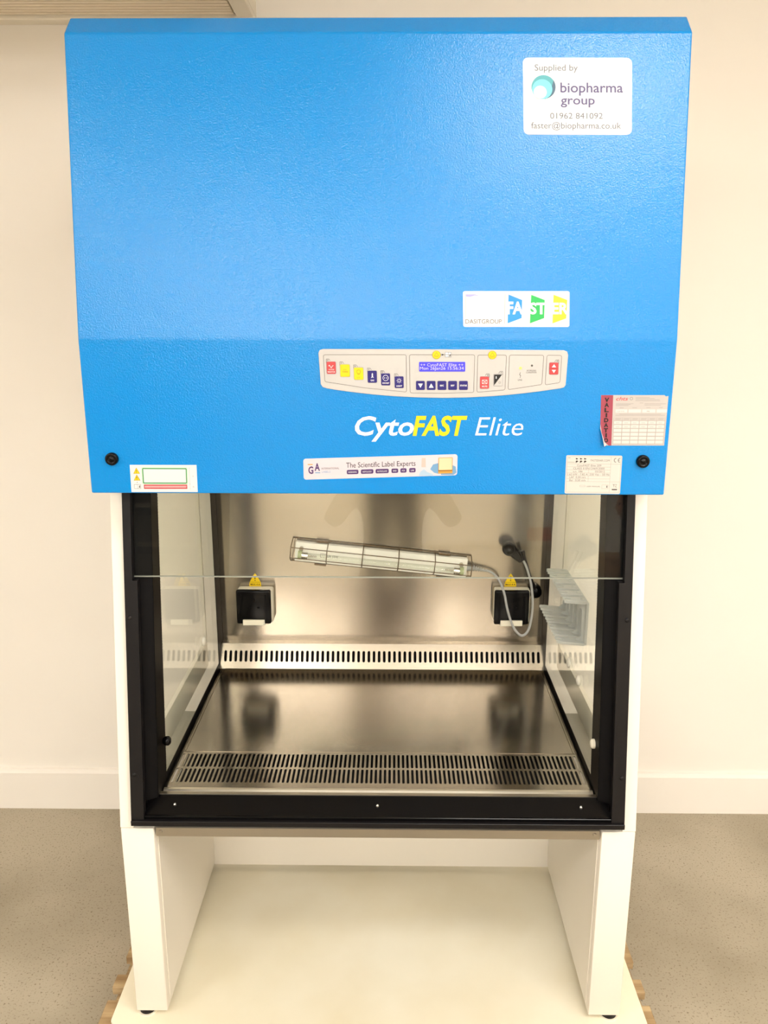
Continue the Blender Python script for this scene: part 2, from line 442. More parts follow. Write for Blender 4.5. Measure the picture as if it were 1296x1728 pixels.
def brand_sticker():
    F = hi(affine([(130, 65), (1190, 70), (1175, 425), (122, 420)], [(0.1492, 1.6593), (0.332, 1.6585), (0.3314, 1.5991), (0.1488, 1.5998)]))
    p = obj('brand_sticker', MB().prism(rrect(126, 67, 1183, 423, 18), F, 0, 0.0005, M_PAPER), CAB, label='white sticker with blue, green and yellow wedges')
    mb = MB(); br = ink('dark_brown', (96, 78, 64)); gr = ink('pale_line', (170, 160, 160))
    line(mb, [(153, 97), (151, 332)], F, 4, gr, H1); line(mb, [(543, 97), (538, 392)], F, 5, gr, H1)
    mb.flat([(156, 98), (240, 98), (296, 116), (240, 110), (200, 124), (156, 122)], F, H1, ink('lilac', (160, 160, 235)))
    line(mb, [(190, 326), (250, 312), (300, 290), (330, 262)], F, 3, ink('pale_lilac', (225, 225, 245)), H1)
    text(mb, 'DASITGROUP', F, 148, 510, 390, 42, br, H1)
    bl = ink('brand_blue', (0, 140, 218)); gn = ink('brand_green', (0, 178, 76))
    mb.flat([(578, 100), (713, 155), (708, 335), (568, 388)], F, H1, bl)
    mb.flat([(803, 103), (937, 155), (932, 335), (790, 388)], F, H1, gn)
    mb.flat([(1025, 103), (1160, 155), (1150, 338), (1015, 388)], F, H1, ink('brand_yellow', (232, 208, 20)))
    text(mb, 'FA', F, 566, 722, 292, 115, WHITE, H3, 0.035)
    text(mb, 'ST', F, 786, 950, 292, 105, WHITE, H3, 0.035)
    text(mb, 'ER', F, 1008, 1172, 292, 105, WHITE, H3, 0.035)
    obj('lettering', mb, p)
brand_sticker()

def control_panel():
    A = affine([(52, 52), (1232, 60), (1222, 240), (55, 235)], [(-0.0999, 1.5618), (0.3305, 1.5601), (0.3311, 1.4947), (-0.1, 1.4954)])
    F = lo(A)
    out = [(52, 72), (58, 58), (74, 53), (640, 55), (1212, 60), (1228, 66), (1233, 82), (1226, 225), (1218, 236), (1200, 241)]
    bot = []
    for i in range(1, 24):
        x = 1200 - (1200-85)*i/24; q = (x-642)/560
        bot.append((x, 286 - 46*q*q))
    out += bot + [(85, 240), (66, 234), (57, 220)]
    p = obj('control_panel', MB().prism(out, F, 0, 0.0016, M_PANEL, 0.0004), CAB, label='pale grey membrane control panel with curved lower edge')
    ln = MB(); k = ink('outline', (120, 112, 106)); H = 0.0019
    def rbox(P, r=9):
        Q = []
        n = len(P)
        for i in range(n):
            a, b, c = Vector(P[i-1]), Vector(P[i]), Vector(P[(i+1) % n])
            d0 = (a-b).normalized()*r; d1 = (c-b).normalized()*r
            for t in (0, 0.33, 0.67, 1):
                q = (b+d0)*(1-t)**2 + b*2*t*(1-t) + (b+d1)*t*t; Q.append((q.x, q.y))
        line(ln, Q, F, 2.2, k, H, True)
    rbox([(75, 80), (468, 80), (467, 258), (270, 238), (77, 208)])
    rbox([(483, 80), (792, 81), (788, 260), (640, 264), (484, 262)])
    rbox([(806, 82), (942, 82), (937, 248), (803, 259)])
    rbox([(956, 82), (1118, 83), (1112, 222), (952, 247)])
    rbox([(1133, 83), (1203, 84), (1198, 213), (1128, 224)])
    # book-and-hand mark
    ln.flat([(652, 68), (680, 69), (680, 92), (652, 91)], F, H, WHITE); line(ln, [(652, 68), (680, 69), (680, 92), (652, 91)], F, 1.6, MGREY, H+0.0002, True)
    line(ln, [(667, 69), (667, 91)], F, 1.4, MGREY, H+0.0002)
    ln.flat([(672, 80), (678, 76), (678, 88), (671, 90)], F, H+0.0002, MGREY)
    ln.flat([(636, 76), (648, 80), (636, 85)], F, H, BLK)
    # line indicator marks and captions
    line(ln, [(1009, 164), (1005, 176), (1011, 178), (1008, 190)], F, 2, MGREY, H)
    text(ln, 'LINE', F, 998, 1018, 204, 8, MGREY, H)
    text(ln, 'WORKING', F, 1038, 1083, 159, 7, MGREY, H); text(ln, 'CONDITION', F, 1036, 1085, 168, 7, MGREY, H)
    obj('outline_print', ln, p)
    for x, y in ((1009, 144), (1063, 132)):
        m = ink('led_green', (222, 240, 120)) if y > 140 else ink('led_off', (96, 92, 88))
        obj('indicator_light', MB().prism(circ(x, y, 7 if y > 140 else 5, 14), F, 0.0016, 0.0026, m), p)
    for x, y in ((611, 81), (875, 82)):
        s = MB().prism(circ(x, y, 20, 28), F, 0.0016, 0.0022, YEL)
        ol = ink('warning_line', (170, 140, 20))
        line(s, circ(x, y, 19, 28), F, 2, ol, 0.0024, True)
        line(s, [(x, y-12), (x+11, y+5), (x-11, y+5)], F, 1.8, ol, 0.0024, True); line(s, [(x-10, y+10), (x+10, y+10)], F, 2, ol, 0.0024)
        obj('warning_disc', s, p)
    dsp = MB().prism(rrect(528, 114, 747, 160, 4), F, 0.0016, 0.0022, mat('lcd_blue', (74, 70, 216), 0.25, emit=lin((74, 70, 216)), estr=0.25))
    lc = ink('lcd_text', (206, 204, 255))
    text(dsp, '++ CytoFAST Elite ++', F, 534, 738, 135, 14, lc, 0.0024); text(dsp, 'Mon 26Jan26 15:56:34', F, 532, 740, 151, 14, lc, 0.0024)
    obj('display', dsp, p)
    T0, T1, T2 = 0.0016, 0.0027, 0.0030
    rim = ink('button_rim', (150, 144, 150))
    def button(x0, y0, x1, y1, m, r=5):
        b = MB().prism(rrect(x0-1.5, y0-1.5, x1+1.5, y1+1.5, r+1), F, T0, 0.0020, rim)
        b.prism(rrect(x0, y0, x1, y1, r), F, T0, T1, m); return b
    def tag_left(b, x, y):
        line(b, [(x-1, y+5), (x-1, y-13), (x+12, y-13), (x+18, y-4)], F, 1.6, MGREY, 0.0022); b.flat([(x+3, y-10), (x+9, y-10), (x+9, y-4), (x+3, y-4)], F, 0.0022, LGREY)
    def tag_right(b, x, y):
        line(b, [(x+1, y+5), (x+1, y-13), (x-12, y-13), (x-18, y-4)], F, 1.6, MGREY, 0.0022); b.flat([(x-9, y-10), (x-3, y-10), (x-3, y-4), (x-9, y-4)], F, 0.0022, LGREY)
    def done(b, lab): obj('button', b, p, label=lab)
    b = button(89, 113, 132, 170, RED); tag_left(b, 89, 113)
    line(b, [(98, 134), (102, 128), (107, 138), (111, 142), (116, 132), (121, 131)], F, 2.4, WHITE, T2)
    text(b, 'MOTOR', F, 98, 124, 153, 6, WHITE, T2); text(b, 'REACTOR', F, 93, 128, 164, 6, WHITE, T2, 0.01); done(b, 'red button with a wave sign')
    b = button(153, 126, 198, 184, YEL); tag_left(b, 153, 126); ym = ink('yellow_mark', (150, 128, 10))
    text(b, 'U.V.', F, 168, 184, 154, 7, ym, T2); text(b, 'TIMER', F, 162, 190, 165, 8, ym, T2); done(b, 'yellow button lettered TIMER')
    b = button(218, 141, 262, 198, YEL); tag_left(b, 218, 141)
    line(b, circ(240, 161, 9, 16), F, 1.8, ym, T2, True); line(b, [(234, 173), (246, 173)], F, 1.8, ym, T2); text(b, 'U.V.', F, 232, 248, 191, 7, ym, T2); done(b, 'yellow button with a lamp sign')
    b = button(283, 156, 326, 212, NAVY); tag_left(b, 283, 156)
    b.flat([(302, 170), (306, 166), (308, 170), (308, 184), (312, 190), (305, 187), (298, 190), (302, 184)], F, T2, WHITE); text(b, 'GAS', F, 296, 313, 205, 7, WHITE, T2, 0.02); done(b, 'dark blue button lettered GAS')
    b = button(347, 169, 389, 225, NAVY); tag_left(b, 347, 169)
    line(b, circ(368, 190, 13, 20), F, 2.2, WHITE, T2, True); b.flat(circ(363, 190, 2.4, 8), F, T2, WHITE); b.flat(circ(373, 190, 2.4, 8), F, T2, WHITE)
    text(b, 'SOCKET', F, 352, 385, 218, 7, WHITE, T2, 0.02); done(b, 'dark blue button lettered SOCKET')
    b = button(411, 183, 453, 238, NAVY); tag_left(b, 411, 183)
    line(b, circ(432, 203, 6.5, 14), F, 2, WHITE, T2, True)
    for i in range(8):
        a = i*math.pi/4; line(b, [(432+9*math.cos(a), 203+9*math.sin(a)), (432+13*math.cos(a), 203+13*math.sin(a))], F, 1.6, WHITE, T2)
    text(b, 'LIGHT', F, 419, 446, 232, 7, WHITE, T2, 0.02); done(b, 'dark blue button lettered LIGHT')
    for i, (s, lab) in enumerate((('down', 'square blue button with a down arrow'), ('up', 'square blue button with an up arrow'), ('ESC', 'square blue button lettered ESC'), ('SET', 'square blue button lettered SET'), ('STATUS', 'square blue button lettered STATUS'))):
        x = 513 + i*51.2; b = button(x, 205, x+41, 247, NAVY)
        if s == 'down': b.flat([(x+9, 217), (x+32, 217), (x+20.5, 237)], F, T2, WHITE)
        elif s == 'up': b.flat([(x+9, 237), (x+20.5, 216), (x+32, 237)], F, T2, WHITE)
        else:
            hw = {'ESC': 9, 'SET': 9, 'STATUS': 16}[s]; text(b, s, F, x+20.5-hw, x+20.5+hw, 230, 7, WHITE, T2, 0.03)
        done(b, lab)
    b = button(818, 184, 860, 241, RED); tag_right(b, 860, 184)
    line(b, [(828, 200), (851, 200), (851, 218), (828, 218)], F, 1.8, WHITE, T2, True); line(b, [(828, 200), (851, 218)], F, 1.8, WHITE, T2); line(b, [(851, 200), (828, 218)], F, 1.8, WHITE, T2)
    text(b, 'MUTE', F, 827, 852, 234, 7, WHITE, T2, 0.02); done(b, 'red button lettered MUTE')
    b = button(882, 172, 924, 228, M_PANEL); tag_right(b, 924, 172)
    b.flat([(884, 174), (922, 174), (884, 226)], F, T2, BLK); line(b, [(894, 182), (894, 194)], F, 4, WHITE, T2+0.0003); line(b, circ(911, 212, 4.5, 12), F, 2.2, LGREY, T2, True); done(b, 'black and white power button')
    b = button(1146, 118, 1188, 174, RED); tag_right(b, 1188, 118)
    b.flat([(1157, 140), (1167, 125), (1177, 140)], F, T2, WHITE); b.flat([(1157, 152), (1177, 152), (1167, 167)], F, T2, WHITE)
    line(b, [(1146, 146), (1188, 146)], F, 2.5, ink('dark_red', (170, 50, 50)), T2); done(b, 'red button with up and down arrows')
control_panel()

def product_name():
    F = lo(affine([(222, 375), (757, 375), (1023, 378), (222, 462), (795, 462)], [(-0.0386, 1.4437), (0.1608, 1.4443), (0.2596, 1.4435), (-0.0388, 1.4109), (0.1757, 1.4115)]))
    mb = MB()
    text(mb, 'Cyto', F, 222, 503, 462, 86, WHITE, 0.0008, 0.018, 0.22)
    text(mb, 'FAST', F, 497, 757, 462, 87, YEL, 0.0011, 0.03, 0.22)
    text(mb, 'Elite', F, 795, 1023, 464, 86, WHITE, 0.0008, -0.006, 0.22)
    obj('product_lettering', mb, CAB, label='white and yellow slanted product lettering')
product_name()

def advert_sticker():
    F = lo(affine([(95, 105), (1215, 72), (1218, 225), (100, 255)], [(-0.1317, 1.3673), (0.1438, 1.3764), (0.1458, 1.3382), (-0.1315, 1.3296)]))
    sk = lambda x, y: (x, y - (x-95)*33/1120)       # follow the sticker's own tilt
    G = lambda x, y, h: F(x, y - (x-95)*33/1120, h)  # x, level y -> sticker
    p = obj('advert_sticker', MB().prism(rrect(96, 104, 1217, 257, 18), G, 0, 0.0005, mat('sticker_pinkish', (212, 203, 209), 0.35)), CAB, label='long white sticker, slightly tilted, with purple lettering')
    lev = lambda x, y: y + (x-95)*33/1120
    mb = MB(); pu = ink('deep_purple', (74, 40, 100)); dk = ink('charcoal', (60, 48, 60)); sky = ink('sky', (92, 150, 190)); org = ink('orange', (214, 150, 64))
    text(mb, 'G', G, 131, 168, lev(150, 212), 50, pu, H1, 0.03); text(mb, 'A', G, 177, 216, lev(196, 190), 52, pu, H1, 0.03)
    mb.flat([(128, lev(128, 142)), (164, lev(164, 142)), (164, lev(164, 149)), (128, lev(128, 149))], G, H1, org)
    mb.flat([(180, lev(180, 203)), (218, lev(218, 203)), (218, lev(218, 209)), (180, lev(180, 209))], G, H1, sky)
    text(mb, 'INTERNATIONAL', G, 228, 357, lev(290, 181), 14, dk, H1); text(mb, 'LABELS', G, 230, 292, lev(260, 206), 14, sky, H1)
    text(mb, 'The Scientific Label Experts', G, 408, 913, lev(660, 162), 37, dk, H1, 0.004)
    for a, b, s in ((412, 497, 'BIOBANKING'), (515, 606, 'HISTOLOGY'), (622, 718, 'AUTOCLAVE'), (738, 787, 'RFID'), (803, 848, 'PCR'), (867, 914, 'LAB')):
        c = lev((a+b)/2, (194 + (660-(a+b)/2)*0.03)); y = c
        mb.flat(rrect(a, y-16, b, y+16, 9), G, H1, pu); text(mb, s, G, a+12, b-12, y+6, 11, WHITE, H3)
    obj('lettering', mb, p)
    ph = MB(); g1 = ink('glove', (112, 158, 196)); g2 = ink('glove_light', (168, 192, 212)); 
    ph.flat([(935, lev(935, 228)), (950, lev(950, 196)), (975, lev(975, 180)), (1000, lev(1000, 200)), (1040, lev(1040, 215)), (1045, lev(1045, 230))], G, H1, g2)
    ph.flat([(1020, lev(1020, 180)), (1040, lev(1040, 145)), (1080, lev(1080, 135)), (1082, lev(1082, 214)), (1050, lev(1050, 206))], G, H1, g1)
    ph.flat([(1180, lev(1180, 150)), (1205, lev(1205, 160)), (1212, lev(1212, 205)), (1190, lev(1190, 222)), (1100, lev(1100, 222)), (1098, lev(1098, 208)), (1180, lev(1180, 206))], G, H1, g1)
    ph.flat([(958, lev(958, 98)), (986, lev(986, 98)), (988, lev(988, 165)), (956, lev(956, 165))], G, H1, ink('vial', (206, 182, 172)))
    ph.flat(rrect(1079, lev(1130, 94), 1182, lev(1130, 210), 3), G, H3, ink('cream_patch', (222, 206, 164)))
    line(ph, rrect(1081, lev(1130, 96), 1180, lev(1130, 190), 3), G, 4, ink('orange', (214, 150, 64)), H4, True)
    ph.flat(rrect(1079, lev(1130, 184), 1182, lev(1130, 210), 3), G, H4, ink('orange', (214, 150, 64)))
    obj('photo_print', ph, p)
advert_sticker()

def validation_sticker():
    F = lo(affine([(125, 148), (1090, 155), (1040, 878), (108, 878)], [(0.3951, 1.4827), (0.5103, 1.4817), (0.512, 1.3938), (0.3965, 1.3931)]))
    q = lambda x, y: (x + (y-150)*(-0.02 - 0.05*(x-110)/900)*0.9, y)
    F0 = F
    F = lambda x, y, h: F0(*((x + (y-150)*(-0.025 - 0.04*(x-120)/960)), y), h)      # rows narrow slightly with the printed grid
    sil = MB()
    sil.prism([(128, 146), (1040, 146), (1062, 165), (1098, 158), (1098, 878), (262, 878), (232, 878), (205, 830), (150, 690), (128, 560)], F, 0, 0.0005, M_PAPERG)
    p = obj('validation_sticker', sil, CAB, label='grey certificate sticker with red strip and curling corner')
    mb = MB(); rs = ink('rose', (158, 66, 82))
    mb.flat([(128, 146), (302, 146), (302, 878), (262, 878), (205, 830), (150, 690), (128, 560)], F, H1, rs)
    for i, ch in enumerate('VALIDATIO'):
        y = 240 + i*73.5; wd = 22 if ch == 'I' else 64
        x = 212 + (i > 6)*6
        text(mb, ch, F, x-wd/2, x+wd/2, y, 54, BLK, H3, 0.045)
    obj('red_strip', mb, p, label='red strip lettered VALIDATION')
    pe = MB()       # the peeled corner curls forward
    V = [(128, 560, .0006), (150, 690, .0006), (205, 830, .0006), (232, 878, .0006), (215, 868, .006), (176, 880, .010), (140, 720, .009), (120, 620, .004)]
    pe.add([F(*v) for v in V], [[0, 1, 6, 7], [1, 2, 5, 6], [2, 3, 4, 5]], M_PAPER, True)
    obj('peeled_corner', pe, p, label='white curled-up back of the corner')
    gr = MB(); ln = ink('table_line', (158, 148, 140)); rd = ink('logo_red', (196, 62, 64))
    text(gr, 'chts', F, 345, 520, 222, 52, rd, H1, 0.01, 0.3)
    line(gr, circ(565, 196, 20, 20), F, 9, LGREY, H1, True)
    for x0, x1, y in ((625, 830, 180), (625, 900, 195), (625, 975, 212), (625, 985, 228), (345, 600, 268), (345, 560, 282), (345, 530, 296), (690, 740, 258), (760, 1075, 270), (760, 1000, 290), (400, 460, 330), (585, 655, 328), (790, 850, 326), (975, 1030, 325), (400, 1010, 420), (345, 1070, 437)):
        line(gr, [(x0, y), (x1, y)], F, 5, ink('faint_text', (150, 142, 136)), H1)
    wt = ink('cell_white', (214, 208, 202))
    for a, b in ((345, 515), (535, 715), (735, 925), (945, 1095)): gr.flat(rrect(a, 350, b, 397, 2), F, H1, wt)
    text(gr, '12/25', F, 365, 470, 384, 14, ink('faint_text', (150, 142, 136)), H3); text(gr, 'NO', F, 800, 840, 384, 16, MGREY, H3)
    for r in range(6):
        for c in range(6):
            x = 330 + c*126; y = 522 + r*57
            gr.flat([(x, y), (x+112, y), (x+112, y+40), (x, y+40)], F, H1, wt)
            if r < 2: line(gr, [(x+22, y+24), (x+80, y+24)], F, 4, LGREY, H3)
    for c in range(7): line(gr, [(322+c*126, 470), (322+c*126, 860)], F, 3, ln, H2)
    for r in range(7): line(gr, [(322, 514+r*57), (1078, 514+r*57)], F, 3, ln, H2)
    for c in range(6): line(gr, [(345+c*126, 484), (430+c*126, 484)], F, 4, ink('faint_text', (150, 142, 136)), H1); line(gr, [(345+c*126, 498), (420+c*126, 498)], F, 4, ink('faint_text', (150, 142, 136)), H1)
    obj('lettering', gr, p)
validation_sticker()

def rating_plate():
    F = lo(affine([(75, 40), (1290, 55), (1240, 885), (30, 880)], [(0.3393, 1.3754), (0.4393, 1.3746), (0.4398, 1.305), (0.3399, 1.3054)]))
    F0 = F; F = lambda x, y, h: F0(x - (y-40)*0.055 + (0.0)*x, y + (x-75)*0.008, h)
    p = obj('rating_plate', MB().prism(rrect(78, 40, 1290, 880, 30), F, 0, 0.0005, mat('plate_cream', (208, 203, 195), 0.35)), CAB, label='cream rating plate with CE mark and data rows')
    line_m = ink('plate_line', (140, 132, 120)); tx = ink('plate_text', (104, 97, 88)); dk = ink('plate_dark', (56, 46, 40))
    mb = MB()
    line(mb, rrect(104, 60, 1268, 850, 4), F, 4, line_m, H1, True)
    for y in (225, 290, 355, 420, 485, 548): line(mb, [(104, y), (1050, y)], F, 4, line_m, H1)
    line(mb, [(104, 612), (1268, 612)], F, 4, line_m, H1); line(mb, [(1050, 60), (1050, 850)], F, 4, line_m, H1); line(mb, [(575, 355), (575, 612)], F, 4, line_m, H1)
    line(mb, [(1050, 225), (1268, 225)], F, 4, line_m, H1)
    for x in (285, 375, 465):
        mb.flat([(x, 95), (x+58, 112), (x+30, 130), (x+2, 128)], F, H1, dk); mb.flat([(x+2, 160), (x+30, 150), (x+60, 172), (x+2, 205)], F, H1, dk)
    line(mb, [(120, 95), (170, 95)], F, 8, tx, H1); line(mb, [(110, 190), (270, 190)], F, 7, tx, H1)
    text(mb, 'FASTERAIR.COM', F, 612, 1020, 168, 42, tx, H1)
    text(mb, 'CytoFAST Elite 209', F, 320, 845, 280, 42, tx, H1); text(mb, 'CLASS II EN12469:2000', F, 240, 920, 345, 42, tx, H1)
    text(mb, 's.n. 186', F, 240, 445, 410, 40, tx, H1); text(mb, '03/2012', F, 720, 930, 410, 40, tx, H1)
    text(mb, '1.62 kW - 7.82 A', F, 125, 560, 475, 42, tx, H1); text(mb, '230 Vac - 50 Hz', F, 600, 1035, 475, 42, tx, H1)
    text(mb, 'LAF  0.30 m/s', F, 165, 520, 538, 42, tx, H1); text(mb, 'Bar  0.50 m/s', F, 165, 520, 603, 42, tx, H1)
    text(mb, 'USER MANUAL', F, 550, 850, 732, 28, tx, H1); line(mb, rrect(400, 695, 520, 725, 6), F, 4, line_m, H1, True)
    line(mb, rrect(885, 680, 1020, 765, 4), F, 4, line_m, H1, True); mb.flat([(985, 700), (1000, 690), (1005, 740), (985, 745)], F, H1, dk)
    line(mb, [(300, 820), (900, 820)], F, 6, ink('faint_line', (214, 206, 194)), H1)
    # CE mark and crossed bin
    for cx in (1150, 1235):
        line(mb, [(cx+30*math.cos(a)*1.0, 140+42*math.sin(a)) for a in np.linspace(math.radians(65), math.radians(295), 12)], F, 13, MGREY, H1)
    line(mb, [(1210, 140), (1240, 140)], F, 11, MGREY, H1)
    line(mb, [(1125, 670), (1210, 670)], F, 6, tx, H1); line(mb, [(1135, 675), (1150, 735)], F, 6, tx, H1); line(mb, [(1200, 675), (1185, 735)], F, 6, tx, H1); line(mb, [(1120, 660), (1215, 745)], F, 5, tx, H1)
    mb.flat([(1105, 770), (1220, 770), (1220, 795), (1105, 795)], F, H1, dk)
    obj('lettering', mb, p)
rating_plate()

def diagram_sticker():
    F = lo(affine([(428, 240), (1032, 242), (1048, 487), (442, 487)], [(-0.4455, 1.3553), (-0.3257, 1.3553), (-0.3252, 1.3055), (-0.4465, 1.3051)]))
    F0 = F; F = lambda x, y, h: F0(x + (y-240)*0.058, y, h)
    p = obj('diagram_sticker', MB().prism([(427, 240), (1033, 241), (1033, 487), (427, 487)], F, 0, 0.0005, M_PAPER), CAB, label='white sticker with a green and a red rectangle')
    mb = MB(); gn = ink('frame_green', (20, 132, 60)); rd = ink('frame_red', (190, 60, 66)); ol = ink('warning_line', (170, 140, 20))
    line(mb, [(543, 273), (938, 275), (936, 405), (543, 404)], F, 8, gn, H1, True)
    line(mb, [(536, 266), (946, 268), (944, 412), (536, 411)], F, 5, ink('pale_green', (170, 220, 170)), H1, True)
    mb.flat([(544, 418), (940, 418), (940, 458), (544, 458)], F, H1, rd)
    mb.flat([(552, 429), (932, 429), (932, 447), (552, 447)], F, H2, ink('pale_red', (240, 190, 190)))
    for i in range(38): line(mb, [(557+i*10, 431), (560+i*10, 446)], F, 3, rd, H3)
    for y in (320, 382):
        mb.flat([(485, y-56), (516, y), (455, y)], F, H1, ol); mb.flat([(485, y-48), (509, y-4), (462, y-4)], F, H2, ink('sign_yellow', (240, 204, 10)))
        line(mb, [(485, y-36), (485, y-18)], F, 5, BLK, H3); mb.flat(circ(485, y-10, 3, 8), F, H3, BLK)
    line(mb, [(485, 392), (485, 404)], F, 4, MGREY, H1)
    line(mb, [(456, 417), (516, 417), (516, 456), (456, 456)], F, 2.5, MGREY, H1, True); line(mb, [(486, 417), (486, 456)], F, 2, MGREY, H1); mb.flat([(500, 430), (510, 424), (510, 448), (498, 448)], F, H1, MGREY)
    line(mb, [(966, 268), (966, 458)], F, 2, LGREY, H1)
    for y in (268, 414, 458): line(mb, [(958, y), (974, y)], F, 2, LGREY, H1)
    text(mb, 'A', F, 992, 1004, 350, 16, LGREY, H1); text(mb, 'B', F, 992, 1004, 446, 14, LGREY, H1)
    obj('lettering', mb, p)
diagram_sticker()

for x, z in ((-0.4765, 1.3666), (0.476, 1.3653)):
    k = MB().lathe((x, -0.0095, z), (0, -1, 0), [(0, 0.0116), (0.006, 0.0116), (0.008, 0.0100), (0.0085, 0.0070), (0.0068, 0.0062), (0.0068, 0.0045), (0.008, 0.0036), (0.008, 0.0)], M_BLACKG)
    obj('lock_knob', k, CAB, label='round black lock on the hood')

def sash_frame():
    fn = lambda u, v, d: (d, u, v)
    zb = 0.6115
    root = MB()
    for s in (-1, 1):
        a, b = sorted((s*0.4735, s*0.4995))
        root.prism([(SL(zb, -.010), zb), (SL(zb, 0.004), zb), (SL(1.108, 0.004), 1.108), (SL(1.108, -.010), 1.108)], fn, a, b, M_BLACK)
        a, b = sorted((s*0.4838, s*0.4995))
        root.prism([(SL(1.108, -.010), 1.108), (SL(1.108, 0.004), 1.108), (SL(1.40, 0.004), 1.40), (SL(1.40, -.010), 1.40)], fn, a, b, M_BLACK)
        # channel behind the flange
        a, b = sorted((s*0.486, s*0.4995))
        root.prism([(SL(zb, .004), zb), (SL(zb, 0.03), zb), (SL(1.40, 0.03), 1.40), (SL(1.40, .004), 1.40)], fn, a, b, M_BLACK)
        # lining from the channel to the side glass
        a = s*0.486; c = s*0.4535
        root.add([(a, SL(zb, .016), zb), (c, SL(zb, .024), zb), (c, SL(1.40, .024), 1.40), (a, SL(1.40, .016), 1.40),
                  (a, SL(zb, .030), zb), (c, SL(zb, .036), zb), (c, SL(1.40, .036), 1.40), (a, SL(1.40, .030), 1.40)],
                 [[0, 1, 2, 3], [4, 7, 6, 5], [1, 5, 6, 2], [0, 3, 7, 4], [0, 4, 5, 1]], M_LINE)
    root.box(-0.4990, 0.4990, -0.0125, 0.004, 0.6105, 0.6215, M_BLACK, 0.0008)
    root.box(-0.4735, 0.4735, -0.004, 0.006, 0.6215, 0.6285, M_BLACKG, 0.001)
    fr = obj('sash_frame', root, CAB, label='black frame round the opening')
    for s in (-1, 1):
        for z in (0.7152, 1.0345):
            obj('screw', MB().lathe((s*0.4912, SL(z, -.010), z), (0, -1, 0.15), [(0, 0.0048), (0.0012, 0.0044), (0.002, 0.002)], M_BLACK, 14), fr)
    sill = MB().prism([(-0.001, 0.6275), (0.036, 0.6515), (0.046, 0.6515), (0.046, 0.612), (0.002, 0.612)], fn, -0.4735, 0.4735, M_BLACKG)
    sl = obj('sill', sill, CAB, label='glossy black front sill')
    for x in (-0.4157, 0.0004, 0.4158):
        n = Vector((0, -0.545, 0.84)); c = Vector((x, 0.0185, 0.6402))
        obj('screw', MB().lathe(c, n, [(0, 0.0035), (0.002, 0.0035), (0.0045, 0.0022), (0.005, 0.0)], M_CHROME, 12), sl)
    obj('sill_strip', MB().box(-0.4575, 0.4575, 0.038, 0.047, 0.6515, 0.6525, M_STEEL_S), sl, label='thin grey metal strip along the sill')
sash_frame()

def sash():
    fn = lambda u, v, d: (d, u, v)
    z0, z1 = 1.1115, 1.42
    mb = MB().prism([(SL(z0, .0065), z0), (SL(z0, .0125), z0), (SL(z1, .0125), z1), (SL(z1, .0065), z1)], fn, -0.4855, 0.4855, M_GLASS)
    o = obj('sash_glass', mb, CAB, label='clear sliding glass pane half pulled down')
    e = mat('glass_edge', (158, 158, 148), 0.2)
    obj('polished_edge', MB().prism([(SL(z0, .0065), z0-0.0012), (SL(z0, .0125), z0-0.0012), (SL(z0, .0125), z0), (SL(z0, .0065), z0)], fn, -0.4855, 0.4855, e), o)
sash()

def side_glass():
    fn = lambda u, v, d: (d, u, v)
    z0, z1 = 0.635, 1.34
    for s in (-1, 1):
        a, b = sorted((s*0.4530, s*0.4590))
        y = lambda z, o: SL(z, o)
        g = obj('side_glass', MB().prism([(SL(z0, .03), z0), (0.703, z0), (0.703, z1), (SL(z1, .03), z1)], fn, a, b, M_SIDE), CAB, label='clear side pane with black printed border')
        fa, fb = sorted((s*0.4520, s*0.4529)); fo = MB()
        fo.prism([(SL(z0, .022), z0), (SL(z0, .086), z0), (SL(1.34, .066), 1.34), (SL(1.34, .022), 1.34)], fn, fa, fb, M_FRIT)      # front band
        zl = 0.667
        fo.prism([(SL(z0, .084), z0), (0.642, z0), (0.642, zl), (SL(zl, .084), zl)], fn, fa, fb, M_FRIT)
        fo.prism([(0.642, z0), (0.703, z0), (0.703, z1), (0.642, z1)], fn, fa, fb, M_FRIT)
        # dotted fade along the front band
        d = mat('frit_dot', (60, 54, 46), 0.3)
        for i in range(110):
            z = 0.675 + i*0.006; yy = SL(z, .0845 - 0.018*(z-0.65)/0.69)
            fo.prism([(yy, z), (yy+0.004, z+0.0015), (yy, z+0.003)], fn, fa, fb, M_FRIT)
        obj('printed_border', fo, g)
        if s < 0: kn = MB().lathe((-0.452, 0.087, 0.7463), (1, 0, 0), [(0, 0.006), (0.006, 0.010), (0.012, 0.010), (0.016, 0.006), (0.017, 0)], M_BLACKG)
        else: kn = MB().lathe((0.452, 0.0837, 0.7482), (-1, 0, 0), [(0, 0.010), (0.005, 0.010), (0.008, 0.007), (0.009, 0)], M_PLASTIC)
        obj('stopper', kn, CAB, label='small black knob on the left glass' if s < 0 else 'small white stopper on the right glass')
    cl = mat('clear_clip', (222, 218, 204), 0.2)
    for x, y, z in ((-0.452, 0.478, 0.803), (0.452, 0.350, 0.809), (0.452, 0.248, 0.812)):
        s = 1 if x < 0 else -1
        obj('glass_plug', MB().lathe((x, y, z), (s, 0, 0), [(0, 0.012), (0.004, 0.012), (0.006, 0.007), (0.007, 0)], cl), CAB, label='small pale plug in the side glass')
side_glass()

